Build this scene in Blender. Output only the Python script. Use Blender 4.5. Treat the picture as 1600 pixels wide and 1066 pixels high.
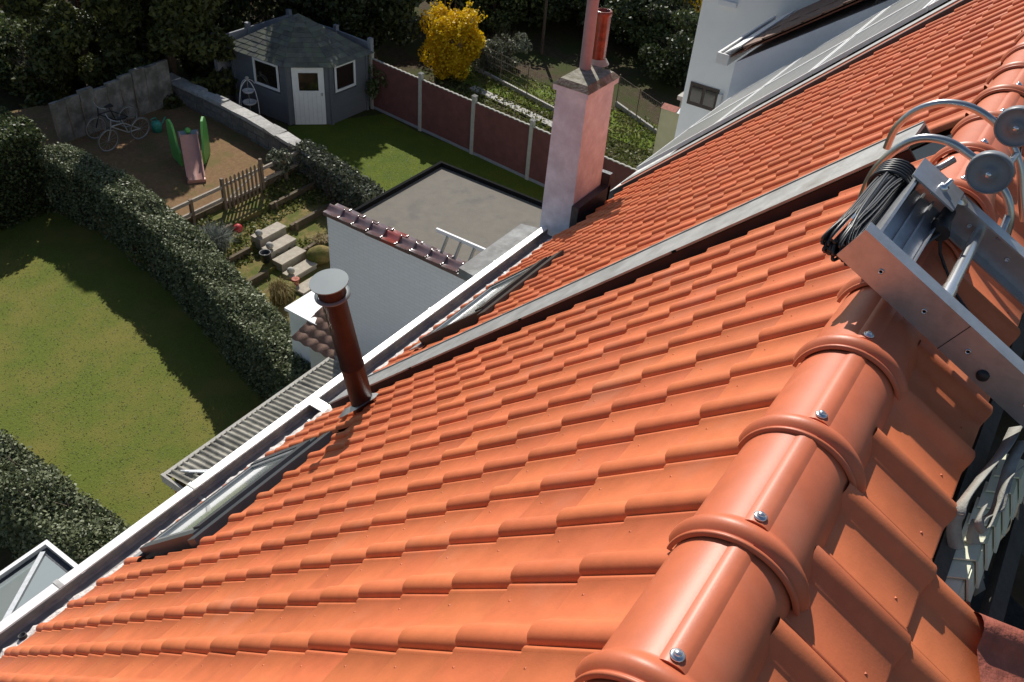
import bpy, math, random
import numpy as np
from mathutils import Matrix, Vector
random.seed(7); RNG = np.random.default_rng(7)
for o in list(bpy.data.objects): bpy.data.objects.remove(o)
scene = bpy.context.scene
COL = scene.collection

# ------------------------------------------------------------------ camera
F = 1358.136                      # focal length in pixels of a 1600 px wide frame
RM = np.array([[0.56168121, -0.82403022, 0.07408384],
               [-0.48142714, -0.39834523, -0.78073618],
               [0.67286115, 0.40285888, -0.62045354]])
CAM = np.array([-0.8997, -0.1439, 1.2818])
GZ = -11.218                      # ground level below the ridge
cd = bpy.data.cameras.new('camera'); cam = bpy.data.objects.new('camera', cd); COL.objects.link(cam)
cd.sensor_width = 36.0; cd.lens = 36.0 * F / 1600.0; cd.clip_start = 0.05; cd.clip_end = 400.0
m = Matrix.Identity(4)
for i in range(3):
    m[i][0] = RM[0][i]; m[i][1] = -RM[1][i]; m[i][2] = -RM[2][i]; m[i][3] = CAM[i]
cam.matrix_world = m
scene.camera = cam
# ------------------------------------------------------------------ sky, sun, exposure
SUN_EL, SUN_AZ = 39.0, 41.0       # azimuth from the ridge direction (+X) towards the gardens (+Y)
world = bpy.data.worlds.new('World'); scene.world = world; world.use_nodes = True
nt = world.node_tree; bg = nt.nodes['Background']
sky = nt.nodes.new('ShaderNodeTexSky'); sky.sky_type = 'NISHITA'; sky.sun_disc = False
sky.sun_elevation = math.radians(SUN_EL); sky.sun_rotation = math.radians(90 - SUN_AZ)
sky.air_density = 1.0; sky.dust_density = 0.6
nt.links.new(sky.outputs[0], bg.inputs[0]); bg.inputs[1].default_value = 0.066
sl = bpy.data.lights.new('sun', 'SUN'); sl.energy = 4.3; sl.angle = math.radians(0.53); sl.color = (1.0, 0.955, 0.88)
so = bpy.data.objects.new('sun', sl); COL.objects.link(so)
e_, a_ = math.radians(SUN_EL), math.radians(SUN_AZ)
sdir = Vector((math.cos(e_) * math.cos(a_), math.cos(e_) * math.sin(a_), math.sin(e_)))
so.rotation_euler = sdir.to_track_quat('Z', 'Y').to_euler(); so.location = sdir * 60
scene.view_settings.view_transform = 'Standard'; scene.view_settings.look = 'None'
scene.view_settings.gamma = 1.0; scene.view_settings.use_curve_mapping = False
scene.view_settings.exposure = 0.30
scene.render.engine = 'CYCLES'

# ------------------------------------------------------------------ pixel -> place helpers
PHI = math.radians(44.6765); PSI = math.radians(30.0)
TW, TL = 0.209363, 0.2345         # exposed tile width and length
S0 = 0.3988                       # distance down the slope of the first course's lower end
def ray(u, v): return RM.T @ np.array([(u - 800) / F, (v - 533) / F, 1.0])
def onz(u, v, z=GZ):
    d = ray(u, v); return CAM + d * (z - CAM[2]) / d[2]
def ony(u, v, y):
    d = ray(u, v); return CAM + d * (y - CAM[1]) / d[1]
def onx(u, v, x):
    d = ray(u, v); return CAM + d * (x - CAM[0]) / d[0]
def RF(x, s, n=0.0):              # point on the garden-side roof: along ridge, down slope, off surface
    return (x, s * math.cos(PHI) + n * math.sin(PHI), -s * math.sin(PHI) + n * math.cos(PHI))
def RB(x, s, n=0.0):              # same on the street-side roof
    return (x, -s * math.cos(PSI) - n * math.sin(PSI), -s * math.sin(PSI) + n * math.cos(PSI))

# ------------------------------------------------------------------ materials
def nodes_of(name):
    mt = bpy.data.materials.new(name); mt.use_nodes = True
    n = mt.node_tree; return mt, n, n.nodes['Principled BSDF']
def mat(name, col, rough=0.7, metal=0.0, var=0.12, scale=6.0, bump=0.0, bscale=40.0, rnd=0.0, spec=0.5, col2=None, mixscale=1.5, contrast=(0.4, 0.6), island=False, wpos=False):
    mt, t, b = nodes_of(name)
    N = t.nodes.new; L = t.links.new
    tc = N('ShaderNodeTexCoord')
    CO = N('ShaderNodeNewGeometry').outputs['Position'] if wpos else tc.outputs['Object']
    nz = N('ShaderNodeTexNoise'); nz.inputs['Scale'].default_value = scale; nz.inputs['Detail'].default_value = 6; nz.inputs['Roughness'].default_value = 0.65
    L(CO, nz.inputs['Vector'])
    rp = N('ShaderNodeValToRGB')
    rp.color_ramp.elements[0].position = 0.3; rp.color_ramp.elements[1].position = 0.7
    rp.color_ramp.elements[0].color = tuple(c * (1 - var) for c in col) + (1,)
    rp.color_ramp.elements[1].color = tuple(min(1, c * (1 + var)) for c in col) + (1,)
    L(nz.outputs['Fac'], rp.inputs[0]); out = rp.outputs[0]
    if col2:
        n2 = N('ShaderNodeTexNoise'); n2.inputs['Scale'].default_value = mixscale; n2.inputs['Detail'].default_value = 5; n2.inputs['Roughness'].default_value = 0.6
        L(CO, n2.inputs['Vector'])
        r2 = N('ShaderNodeValToRGB'); r2.color_ramp.elements[0].position = contrast[0]; r2.color_ramp.elements[1].position = contrast[1]
        L(n2.outputs['Fac'], r2.inputs[0])
        mx = N('ShaderNodeMix'); mx.data_type = 'RGBA'
        L(r2.outputs[0], mx.inputs['Factor']); L(out, mx.inputs['A']); mx.inputs['B'].default_value = tuple(col2) + (1,)
        out = mx.outputs['Result']
    if rnd:
        if island:
            g = N('ShaderNodeNewGeometry'); src = g.outputs['Random Per Island']
        else:
            g = N('ShaderNodeObjectInfo'); src = g.outputs['Random']
        mr = N('ShaderNodeMapRange'); mr.inputs['To Min'].default_value = 1 - rnd; mr.inputs['To Max'].default_value = 1 + rnd
        L(src, mr.inputs['Value'])
        hs = N('ShaderNodeHueSaturation'); L(mr.outputs[0], hs.inputs['Value']); L(out, hs.inputs['Color']); out = hs.outputs[0]
        mh = N('ShaderNodeMapRange'); mh.inputs['To Min'].default_value = 0.5 - rnd * 0.022; mh.inputs['To Max'].default_value = 0.5 + rnd * 0.022
        mu = N('ShaderNodeMath'); mu.operation = 'MULTIPLY'; mu.inputs[1].default_value = 7.31
        fr = N('ShaderNodeMath'); fr.operation = 'FRACT'
        L(src, mu.inputs[0]); L(mu.outputs[0], fr.inputs[0]); L(fr.outputs[0], mh.inputs['Value']); L(mh.outputs[0], hs.inputs['Hue'])
    L(out, b.inputs['Base Color'])
    b.inputs['Roughness'].default_value = rough; b.inputs['Metallic'].default_value = metal
    b.inputs['Specular IOR Level'].default_value = spec
    if bump:
        nb = N('ShaderNodeTexNoise'); nb.inputs['Scale'].default_value = bscale; nb.inputs['Detail'].default_value = 4
        L(CO, nb.inputs['Vector'])
        bp = N('ShaderNodeBump'); bp.inputs['Strength'].default_value = bump; bp.inputs['Distance'].default_value = 0.02
        L(nb.outputs['Fac'], bp.inputs['Height']); L(bp.outputs[0], b.inputs['Normal'])
    return mt
def leafmat(name, c1, c2, rough=0.45, trans=0.25, spec=0.4):
    mt, t, b = nodes_of(name); N = t.nodes.new; L = t.links.new
    g = N('ShaderNodeNewGeometry'); rp = N('ShaderNodeValToRGB')
    rp.color_ramp.elements[0].color = tuple(c1) + (1,); rp.color_ramp.elements[1].color = tuple(c2) + (1,)
    L(g.outputs['Random Per Island'], rp.inputs[0]); L(rp.outputs[0], b.inputs['Base Color'])
    b.inputs['Roughness'].default_value = rough; b.inputs['Specular IOR Level'].default_value = spec
    tr = N('ShaderNodeBsdfTranslucent'); L(rp.outputs[0], tr.inputs[0])
    mx = N('ShaderNodeMixShader'); mx.inputs[0].default_value = trans
    L(b.outputs[0], mx.inputs[1]); L(tr.outputs[0], mx.inputs[2])
    L(mx.outputs[0], t.nodes['Material Output'].inputs['Surface'])
    return mt
def glassmat(name, col, rough=0.06):
    mt, t, b = nodes_of(name)
    b.inputs['Base Color'].default_value = tuple(col) + (1,); b.inputs['Roughness'].default_value = rough
    b.inputs['Specular IOR Level'].default_value = 0.8; b.inputs['Coat Weight'].default_value = 0.6; b.inputs['Coat Roughness'].default_value = 0.03
    return mt

TERRA = (0.655, 0.178, 0.073)
M = {}
M['tile'] = mat('terracotta_tile', TERRA, 0.52, var=0.10, scale=14, rnd=0.09, bump=0.035, bscale=160, spec=0.3, wpos=True, col2=(0.66, 0.23, 0.125), mixscale=3.2, contrast=(0.56, 0.80))
M['tiles'] = mat('terracotta_tile_field', TERRA, 0.52, var=0.10, scale=14, rnd=0.10, island=True, bump=0.035, bscale=160, spec=0.3, wpos=True, col2=(0.66, 0.23, 0.125), mixscale=3.2, contrast=(0.56, 0.80))
M['ridge'] = mat('terracotta_ridge', (0.59, 0.155, 0.068), 0.45, var=0.10, scale=11, rnd=0.06, bump=0.022, bscale=190, spec=0.45, wpos=True, col2=(0.60, 0.20, 0.11), mixscale=4.0, contrast=(0.55, 0.82))
M['tile_old'] = mat('weathered_red_tile', (0.36, 0.10, 0.06), 0.7, var=0.3, scale=14, rnd=0.12, bump=0.3, bscale=60)
M['zinc'] = mat('zinc_sheet', (0.50, 0.51, 0.52), 0.38, 0.75, var=0.13, scale=9, bump=0.08, bscale=25)
M['zinc_dull'] = mat('dull_zinc', (0.36, 0.36, 0.355), 0.5, 0.45, var=0.2, scale=8, bump=0.1, bscale=20, col2=(0.24, 0.23, 0.22), mixscale=6, contrast=(0.5, 0.75))
M['gutter_in'] = mat('gutter_inside', (0.27, 0.25, 0.24), 0.6, 0.25, var=0.2, scale=7, bump=0.1, col2=(0.16, 0.16, 0.18), mixscale=5)
M['gutter_white'] = mat('pale_gutter_metal', (0.80, 0.80, 0.79), 0.45, 0.15, var=0.06, scale=8, bump=0.05)
M['upstand'] = mat('red_upstand_shade_tone', (0.06, 0.022, 0.016), 0.8, var=0.2)  # red taken near black: shade on the face turned from the sun
M['lead'] = mat('dark_lead_flashing', (0.055, 0.06, 0.07), 0.5, 0.3, var=0.25, scale=18, bump=0.15)
M['darkframe'] = mat('dark_window_cover', (0.085, 0.092, 0.10), 0.45, 0.3, var=0.12)
M['brownframe'] = mat('brown_window_cover', (0.055, 0.04, 0.033), 0.5, 0.2, var=0.12)
M['ledge'] = mat('weathered_grey_ledge', (0.27, 0.275, 0.27), 0.8, 0.0, var=0.3, scale=6, bump=0.2, col2=(0.17, 0.17, 0.165), mixscale=5)
M['alu'] = mat('aluminium', (0.46, 0.47, 0.49), 0.42, 0.8, var=0.12, scale=18, bump=0.04, bscale=90, col2=(0.36, 0.36, 0.36), mixscale=11, contrast=(0.55, 0.8))
M['alu_bright'] = mat('bright_aluminium', (0.74, 0.75, 0.76), 0.25, 0.8, var=0.06)
M['steel'] = mat('galvanised_tube', (0.50, 0.51, 0.51), 0.28, 0.9, var=0.1, scale=20)
M['rubber'] = mat('black_cable', (0.03, 0.031, 0.034), 0.4, var=0.2, spec=0.5)
M['wheelgrey'] = mat('grey_plastic_wheel', (0.20, 0.21, 0.23), 0.45, var=0.1, scale=20)
M['screw'] = mat('steel_screw', (0.75, 0.75, 0.76), 0.25, 0.9, var=0.05)
M['mortar'] = mat('pale_mortar', (0.66, 0.60, 0.56), 0.9, var=0.25, scale=30, bump=0.7, bscale=45, col2=(0.42, 0.30, 0.25), mixscale=18, contrast=(0.55, 0.7))
M['board'] = mat('weathered_timber', (0.20, 0.155, 0.11), 0.85, var=0.25, scale=12, bump=0.3)
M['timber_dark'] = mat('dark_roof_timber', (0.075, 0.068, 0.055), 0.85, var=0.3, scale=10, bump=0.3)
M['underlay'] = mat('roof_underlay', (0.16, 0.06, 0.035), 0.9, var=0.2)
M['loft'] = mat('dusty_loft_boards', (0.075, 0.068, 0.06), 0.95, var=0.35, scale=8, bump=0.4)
M['flue'] = mat('copper_brown_flue', (0.038, 0.019, 0.015), 0.5, 0.0, var=0.25, scale=9, bump=0.05, spec=0.16)
M['fluecap'] = mat('brushed_steel_cap', (0.16, 0.19, 0.20), 0.6, 0.1, var=0.08)
M['pink'] = mat('pink_painted_render', (0.68, 0.77, 0.88), 0.85, var=0.12, scale=10, bump=0.35, bscale=30, col2=(0.52, 0.57, 0.67), mixscale=4.5, contrast=(0.42, 0.75))
M['pinkpipe'] = mat('pink_clay_pipe', (0.40, 0.29, 0.30), 0.7, var=0.12, scale=8)
M['redpipe'] = mat('glazed_red_pipe', (0.24, 0.055, 0.03), 0.22, var=0.5, scale=10, bump=0.1, bscale=20)
M['mossy'] = mat('mossy_cement', (0.30, 0.28, 0.23), 0.95, var=0.3, scale=15, bump=0.5, col2=(0.16, 0.15, 0.10), mixscale=9)
M['panel'] = glassmat('solar_glass', (0.12, 0.125, 0.12), 0.22)
M['white'] = mat('white_paint', (0.78, 0.79, 0.80), 0.6, var=0.05)
M['whitewall'] = mat('white_render', (0.62, 0.62, 0.60), 0.85, var=0.06, scale=3, bump=0.1)
M['paintwhite'] = mat('off_white_paint', (0.86, 0.86, 0.84), 0.8, var=0.04, scale=2, bump=0.1)
M['bluewall'] = mat('cool_white_render', (0.80, 0.83, 0.90), 0.85, var=0.05, scale=3, bump=0.1)
M['yellowwall'] = mat('yellowish_render', (0.42, 0.40, 0.25), 0.9, var=0.1, scale=4, bump=0.2)
M['bitumen'] = mat('bitumen_flat_roof', (0.165, 0.148, 0.122), 0.9, var=0.1, scale=5, bump=0.2, bscale=60, col2=(0.12, 0.11, 0.098), mixscale=2.2, contrast=(0.56, 0.72))
M['blacktrim'] = mat('black_roof_trim', (0.014, 0.014, 0.015), 0.95, var=0.15, spec=0.05)
M['coping'] = mat('glazed_brown_coping', (0.125, 0.075, 0.075), 0.16, var=0.2, scale=14, rnd=0.12, spec=0.7)
M['copingred'] = mat('glazed_red_coping', (0.25, 0.05, 0.04), 0.2, var=0.2, scale=14, spec=0.7)
M['fibre'] = mat('fibre_cement_sheet', (0.34, 0.32, 0.27), 0.9, var=0.2, scale=7, bump=0.2, col2=(0.19, 0.18, 0.15), mixscale=4)
M['browntile'] = mat('brown_roof_tile', (0.20, 0.115, 0.08), 0.75, var=0.25, scale=14, rnd=0.1, bump=0.2)
M['greypaint'] = mat('slate_blue_shed_boards', (0.12, 0.132, 0.15), 0.75, var=0.08, scale=5, rnd=0.05)
M['shingle'] = mat('mossy_shingle', (0.095, 0.10, 0.095), 0.95, var=0.35, scale=5, rnd=0.25, bump=0.4, col2=(0.13, 0.14, 0.10), mixscale=3)
M['darkglass'] = glassmat('dark_window_glass', (0.018, 0.015, 0.012), 0.1)
M['skyglass'] = glassmat('pale_roof_glass', (0.22, 0.25, 0.25), 0.1)
M['concrete'] = mat('pale_concrete', (0.42, 0.40, 0.36), 0.9, var=0.14, scale=9, bump=0.25)
M['concrete_grey'] = mat('grey_concrete', (0.27, 0.28, 0.31), 0.9, var=0.14, scale=4, bump=0.2)
M['shadeslab'] = mat('slab_shade_tone', (0.25, 0.235, 0.21), 0.95, var=0.3, scale=6, bump=0.4, col2=(0.12, 0.115, 0.095), mixscale=2.5)  # slab colour lowered to stand for tree shade on the back wall
M['redpanel'] = mat('dark_red_fence_panel', (0.165, 0.058, 0.052), 0.85, var=0.18, scale=4, bump=0.25, rnd=0.06)
M['stone'] = mat('grey_wall_stone', (0.19, 0.175, 0.155), 0.95, var=0.3, scale=9, bump=0.6, bscale=30, rnd=0.2)
M['stonetop'] = mat('pale_wall_coping', (0.40, 0.385, 0.36), 0.95, var=0.25, scale=8, bump=0.5, bscale=30, rnd=0.15)
M['step'] = mat('concrete_step', (0.36, 0.32, 0.265), 0.9, var=0.2, scale=8, bump=0.3)
M['steptop'] = mat('worn_step_top', (0.40, 0.35, 0.28), 0.9, var=0.22, scale=8, bump=0.3)
M['railwood'] = mat('grey_fence_rail', (0.32, 0.27, 0.22), 0.85, var=0.2, scale=9)
M['picket'] = mat('brown_picket', (0.20, 0.145, 0.10), 0.85, var=0.2, scale=9)
M['sleeper'] = mat('terrace_sleeper', (0.115, 0.085, 0.05), 0.9, var=0.3, scale=6, bump=0.4)
M['slidegreen'] = mat('green_plastic', (0.14, 0.46, 0.10), 0.4, var=0.06)
M['slidepink'] = mat('faded_pink_slide', (0.56, 0.29, 0.23), 0.45, var=0.06)
M['bluegrey'] = mat('blue_grey_plastic', (0.22, 0.28, 0.33), 0.5, var=0.06)
M['silver'] = mat('silver_bicycle_paint', (0.50, 0.50, 0.49), 0.35, 0.5, var=0.05)
M['tyre'] = mat('grey_tyre', (0.16, 0.155, 0.145), 0.8, var=0.1)
M['black'] = mat('black_plastic', (0.02, 0.02, 0.022), 0.5, var=0.1)
M['red'] = mat('red_plastic', (0.50, 0.03, 0.03), 0.45, var=0.06)
M['teal'] = mat('teal_plastic', (0.05, 0.30, 0.22), 0.45, var=0.08)
M['strap'] = mat('grey_webbing_strap', (0.34, 0.33, 0.29), 0.85, var=0.15, scale=30, bump=0.2, bscale=200)
M['profile'] = mat('pale_green_profile', (0.80, 0.80, 0.60), 0.55, var=0.06, scale=20)
M['grass'] = mat('lawn_grass', (0.122, 0.148, 0.028), 0.95, var=0.22, scale=22, bump=0.8, bscale=45, col2=(0.195, 0.172, 0.046), mixscale=0.95, contrast=(0.40, 0.70), spec=0.1)
M['grass2'] = mat('shed_lawn_grass', (0.11, 0.135, 0.018), 0.95, var=0.3, scale=26, bump=0.8, bscale=45, col2=(0.085, 0.12, 0.018), mixscale=1.2, spec=0.1)
M['grass3'] = mat('rough_back_grass', (0.125, 0.175, 0.025), 0.95, var=0.35, scale=16, bump=0.8, bscale=30, col2=(0.16, 0.13, 0.06), mixscale=0.9, contrast=(0.5, 0.68), spec=0.1)
M['soil'] = mat('dark_soil', (0.075, 0.055, 0.034), 0.97, var=0.35, scale=7, bump=0.7, bscale=25, col2=(0.055, 0.065, 0.02), mixscale=0.8, spec=0.1)
M['earth'] = mat('dry_earth', (0.215, 0.132, 0.07), 0.97, var=0.22, scale=12, bump=0.6, bscale=30, col2=(0.15, 0.128, 0.05), mixscale=1.3, contrast=(0.48, 0.7), spec=0.1)
M['bed'] = mat('garden_bed', (0.21, 0.16, 0.065), 0.97, var=0.3, scale=10, bump=0.8, bscale=25, col2=(0.10, 0.115, 0.03), mixscale=2.0, spec=0.1)
M['bark'] = mat('bark', (0.09, 0.065, 0.045), 0.95, var=0.3, scale=12, bump=0.5)
M['twig'] = mat('reddish_twigs', (0.20, 0.10, 0.065), 0.9, var=0.3, scale=12)
M['paletwig'] = mat('pale_twigs', (0.26, 0.20, 0.15), 0.9, var=0.3, scale=12)
M['hedgeleaf'] = leafmat('privet_leaves', (0.06, 0.08, 0.028), (0.26, 0.285, 0.16), 0.5, 0.15, 0.3)
M['darkleaf'] = leafmat('dark_evergreen_leaves', (0.02, 0.03, 0.011), (0.075, 0.095, 0.03), 0.5, 0.2)
M['conifer'] = leafmat('conifer_sprays', (0.03, 0.04, 0.01), (0.13, 0.14, 0.035), 0.6, 0.2)
M['midleaf'] = leafmat('mid_green_leaves', (0.04, 0.06, 0.018), (0.14, 0.17, 0.06), 0.5, 0.25)
M['paleleaf'] = leafmat('pale_shrub_leaves', (0.07, 0.085, 0.045), (0.21, 0.22, 0.15), 0.5, 0.2)
M['brownleaf'] = leafmat('dead_brown_leaves', (0.10, 0.05, 0.03), (0.34, 0.17, 0.10), 0.7, 0.2)
M['yellow'] = leafmat('forsythia_flowers', (0.62, 0.40, 0.006), (0.90, 0.64, 0.02), 0.6, 0.3)
M['lavender'] = leafmat('silvery_lavender', (0.075, 0.09, 0.07), (0.19, 0.21, 0.18), 0.7, 0.15)
M['straw'] = leafmat('dry_grass_blades', (0.20, 0.15, 0.06), (0.42, 0.33, 0.16), 0.7, 0.25)
M['blade'] = leafmat('grass_blades', (0.08, 0.11, 0.018), (0.18, 0.18, 0.045), 0.6, 0.3)
M['ivy'] = leafmat('ivy_leaves', (0.05, 0.065, 0.03), (0.17, 0.18, 0.12), 0.4, 0.15, 0.5)

def brickwhite():
    mt, t, b = nodes_of('white_painted_brick'); N = t.nodes.new; L = t.links.new
    tc = N('ShaderNodeTexCoord'); mp = N('ShaderNodeMapping'); mp.inputs['Rotation'].default_value = (0, math.radians(90), math.radians(90))
    L(tc.outputs['Object'], mp.inputs[0])
    sx = N('ShaderNodeSeparateXYZ'); cx = N('ShaderNodeCombineXYZ'); L(tc.outputs['Object'], sx.inputs[0])
    L(sx.outputs['Y'], cx.inputs['X']); L(sx.outputs['Z'], cx.inputs['Y'])
    br = N('ShaderNodeTexBrick'); br.inputs['Scale'].default_value = 1.0; br.inputs['Mortar Size'].default_value = 0.006
    br.inputs['Brick Width'].default_value = 0.21; br.inputs['Row Height'].default_value = 0.065
    br.inputs['Color1'].default_value = (0.80, 0.81, 0.84, 1); br.inputs['Color2'].default_value = (0.77, 0.78, 0.81, 1); br.inputs['Mortar'].default_value = (0.71, 0.72, 0.745, 1)
    L(cx.outputs[0], br.inputs['Vector']); L(br.outputs['Color'], b.inputs['Base Color']); b.inputs['Roughness'].default_value = 0.75
    bp = N('ShaderNodeBump'); bp.inputs['Strength'].default_value = 0.6; bp.inputs['Distance'].default_value = 0.006; bp.invert = True
    L(br.outputs['Fac'], bp.inputs['Height']); L(bp.outputs[0], b.inputs['Normal'])
    return mt
M['brickwhite'] = brickwhite()

def solarmat():
    mt, t, b = nodes_of('solar_cells_sky_glare'); N = t.nodes.new; L = t.links.new
    tc = N('ShaderNodeTexCoord'); br = N('ShaderNodeTexBrick'); br.offset = 0.0; br.inputs['Scale'].default_value = 1.0
    br.inputs['Brick Width'].default_value = 0.16; br.inputs['Row Height'].default_value = 0.16; br.inputs['Mortar Size'].default_value = 0.004
    br.inputs['Color1'].default_value = (0.27, 0.275, 0.265, 1); br.inputs['Color2'].default_value = (0.24, 0.245, 0.24, 1); br.inputs['Mortar'].default_value = (0.5, 0.5, 0.49, 1)  # cell greys lifted to stand for sky reflected at a grazing angle
    L(tc.outputs['Object'], br.inputs['Vector']); L(br.outputs['Color'], b.inputs['Base Color'])
    b.inputs['Roughness'].default_value = 0.3; b.inputs['Specular IOR Level'].default_value = 0.6
    return mt
M['panel'] = solarmat()

# ------------------------------------------------------------------ mesh helpers
class MB:
    def __init__(s): s.v = []; s.f = []; s.sm = []
    def add(s, vs, fs, smooth=False):
        k = len(s.v); s.v += [tuple(map(float, p)) for p in vs]
        for f in fs: s.f.append(tuple(i + k for i in f)); s.sm.append(smooth)
        return s
    def box(s, lo, hi):
        x0, y0, z0 = lo; x1, y1, z1 = hi
        return s.add([(x0, y0, z0), (x1, y0, z0), (x1, y1, z0), (x0, y1, z0), (x0, y0, z1), (x1, y0, z1), (x1, y1, z1), (x0, y1, z1)],
                     [(0, 3, 2, 1), (4, 5, 6, 7), (0, 1, 5, 4), (1, 2, 6, 5), (2, 3, 7, 6), (3, 0, 4, 7)])
    def hexa(s, b, t):            # 4 bottom points, 4 top points (counter-clockwise)
        return s.add(list(b) + list(t), [(0, 3, 2, 1), (4, 5, 6, 7), (0, 1, 5, 4), (1, 2, 6, 5), (2, 3, 7, 6), (3, 0, 4, 7)])
    def slab(s, p0, p1, p2, p3, th):   # quad with thickness th along its normal (downwards)
        P4 = [np.array(p, float) for p in (p0, p1, p2, p3)]
        n = np.cross(P4[1] - P4[0], P4[3] - P4[0]); n /= np.linalg.norm(n)
        return s.hexa([p - n * th for p in P4], P4)
    def prism(s, poly, z0, z1):
        n = len(poly); vs = [(p[0], p[1], z0) for p in poly] + [(p[0], p[1], z1) for p in poly]
        fs = [tuple(range(n - 1, -1, -1)), tuple(range(n, 2 * n))] + [(i, (i + 1) % n, n + (i + 1) % n, n + i) for i in range(n)]
        return s.add(vs, fs)
    def beam(s, a, b, w, h, upv=(0, 0, 1)):
        a = np.array(a, float); b = np.array(b, float); d = b - a; d /= np.linalg.norm(d)
        sd = np.cross(d, upv); sd /= np.linalg.norm(sd); u = np.cross(sd, d)
        q = lambda c: [c - sd * w / 2 - u * h / 2, c + sd * w / 2 - u * h / 2, c + sd * w / 2 + u * h / 2, c - sd * w / 2 + u * h / 2]
        return s.add(q(a) + q(b), [(0, 1, 2, 3), (7, 6, 5, 4), (0, 4, 5, 1), (1, 5, 6, 2), (2, 6, 7, 3), (3, 7, 4, 0)])
    def tube(s, pts, r, n=8, cap=True):
        pts = [np.array(p, float) for p in pts]; rs = r if hasattr(r, '__len__') else [r] * len(pts)
        ring = []; ref = None
        for i, p in enumerate(pts):
            d = pts[min(i + 1, len(pts) - 1)] - pts[max(i - 1, 0)]; d = d / (np.linalg.norm(d) + 1e-12)
            if ref is None:
                ref = np.array([0, 0, 1.0]) if abs(d[2]) < 0.9 else np.array([1.0, 0, 0])
            a = np.cross(d, ref); a /= np.linalg.norm(a); b = np.cross(a, d); ref = b
            ring.append([p + rs[i] * (math.cos(2 * math.pi * k / n) * a + math.sin(2 * math.pi * k / n) * b) for k in range(n)])
        vs = [q for rr in ring for q in rr]; fs = []
        for i in range(len(pts) - 1):
            for k in range(n):
                fs.append((i * n + k, (i + 1) * n + k, (i + 1) * n + (k + 1) % n, i * n + (k + 1) % n))
        s.add(vs, fs, True)
        if cap:
            s.add(ring[0], [tuple(range(n))]); s.add(ring[-1], [tuple(range(n - 1, -1, -1))])
        return s
    def lathe(s, base, axis, prof, n=24):   # prof: list of (radius, distance along axis)
        base = np.array(base, float); ax = np.array(axis, float); ax /= np.linalg.norm(ax)
        ref = np.array([0, 0, 1.0]) if abs(ax[2]) < 0.9 else np.array([1.0, 0, 0])
        a = np.cross(ax, ref); a /= np.linalg.norm(a); b = np.cross(ax, a)
        vs = []; fs = []
        for r, t in prof:
            for k in range(n):
                th = 2 * math.pi * k / n; vs.append(base + ax * t + r * (math.cos(th) * a + math.sin(th) * b))
        for i in range(len(prof) - 1):
            for k in range(n):
                fs.append((i * n + k, i * n + (k + 1) % n, (i + 1) * n + (k + 1) % n, (i + 1) * n + k))
        return s.add(vs, fs, True)
    def ball(s, c, r, n=12):
        k = n // 2; return s.lathe((c[0], c[1], c[2] - r), (0, 0, 1), [(max(1e-4, r * math.sin(math.pi * i / k)), r - r * math.cos(math.pi * i / k)) for i in range(k + 1)], n)
    def mesh(s, name, mt):
        me = bpy.data.meshes.new(name); me.from_pydata(s.v, [], s.f); me.materials.append(mt)
        me.polygons.foreach_set('use_smooth', s.sm); me.update(); return me
    def build(s, name, mt, parent=None, **tags):
        return link(name, s.mesh(name, mt), parent, **tags)
def link(name, me, parent=None, **tags):
    o = bpy.data.objects.new(name, me); COL.objects.link(o)
    if parent is not None: o.parent = parent
    for k, v in tags.items(): o[k] = v
    return o
def thing(name, label, cat, loc=(0, 0, 0), group=None):
    o = bpy.data.objects.new(name, None); COL.objects.link(o); o.location = tuple(loc); o.empty_display_size = 0.2
    o['label'] = label; o['category'] = cat
    if group: o['group'] = group
    bpy.context.view_layer.update if False else None
    return o
# parts are modelled in world space; a thing's empty sits at its base, so parts get the inverse offset
def part(mb, name, mt, parent, **tags):
    o = mb.build(name, mt, parent, **tags)
    p = parent; off = Vector((0, 0, 0))
    while p is not None: off += p.location; p = p.parent
    o.location = -off
    return o

# ------------------------------------------------------------------ ground, lawns, yards (the setting)
def sheet(name, poly, z, mt, th=0.0):
    mb = MB(); mb.prism(poly, z - th, z) if th else mb.add([(p[0], p[1], z) for p in poly], [tuple(range(len(poly)))])
    return mb.build(name, mt, kind='structure')
sheet('ground', [(-60, -60), (120, -60), (120, 120), (-60, 120)], GZ - 0.02, M['soil'])
LAWN = [(2.9, 6.0), (7.4, 6.0), (8.4, 11.8), (9.3, 15.0), (9.9, 18.0), (9.9, 24), (2.0, 24), (2.9, 14)]
sheet('lawn', LAWN, GZ, M['grass'])
SHEDLAWN = [tuple(onz(*p)[:2]) for p in ((450, 198), (600, 178), (650, 205), (990, 335))] + [(15.0, 8.0), (14.4, 14.0), (15.4, 18.0)]
sheet('shed_lawn', SHEDLAWN, GZ, M['grass2'])
YZ = -10.70                        # raised back yard of the terraced garden
yard = [(9.5, 16.9), (15.35, 16.9), (15.7, 20), (16.0, 24.5), (10.2, 26), (9.6, 20)]
sheet('yard', yard, YZ, M['earth'], 0.6)
terr = [(16.05, 16.9, -10.82), (15.05, 16.05, -10.95), (14.1, 15.05, -11.06), (11.0, 14.1, -11.16)]
for i, (y0, y1, z) in enumerate(terr):
    hx = lambda y: float(np.interp(y, [9.3, 9.9, 11.9, 14.9, 18.0], [7.9, 7.95, 8.5, 9.35, 9.9]))
    sheet('terrace', [(hx(y0), y0), (15.2, y0), (15.35, y1), (hx(y1), y1)], z, M['bed'], 0.35)
sheet('patio', [(7.6, 4.2), (14.6, 4.2), (14.9, 11.0), (8.0, 11.0)], GZ + 0.004, M['concrete'])
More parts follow.
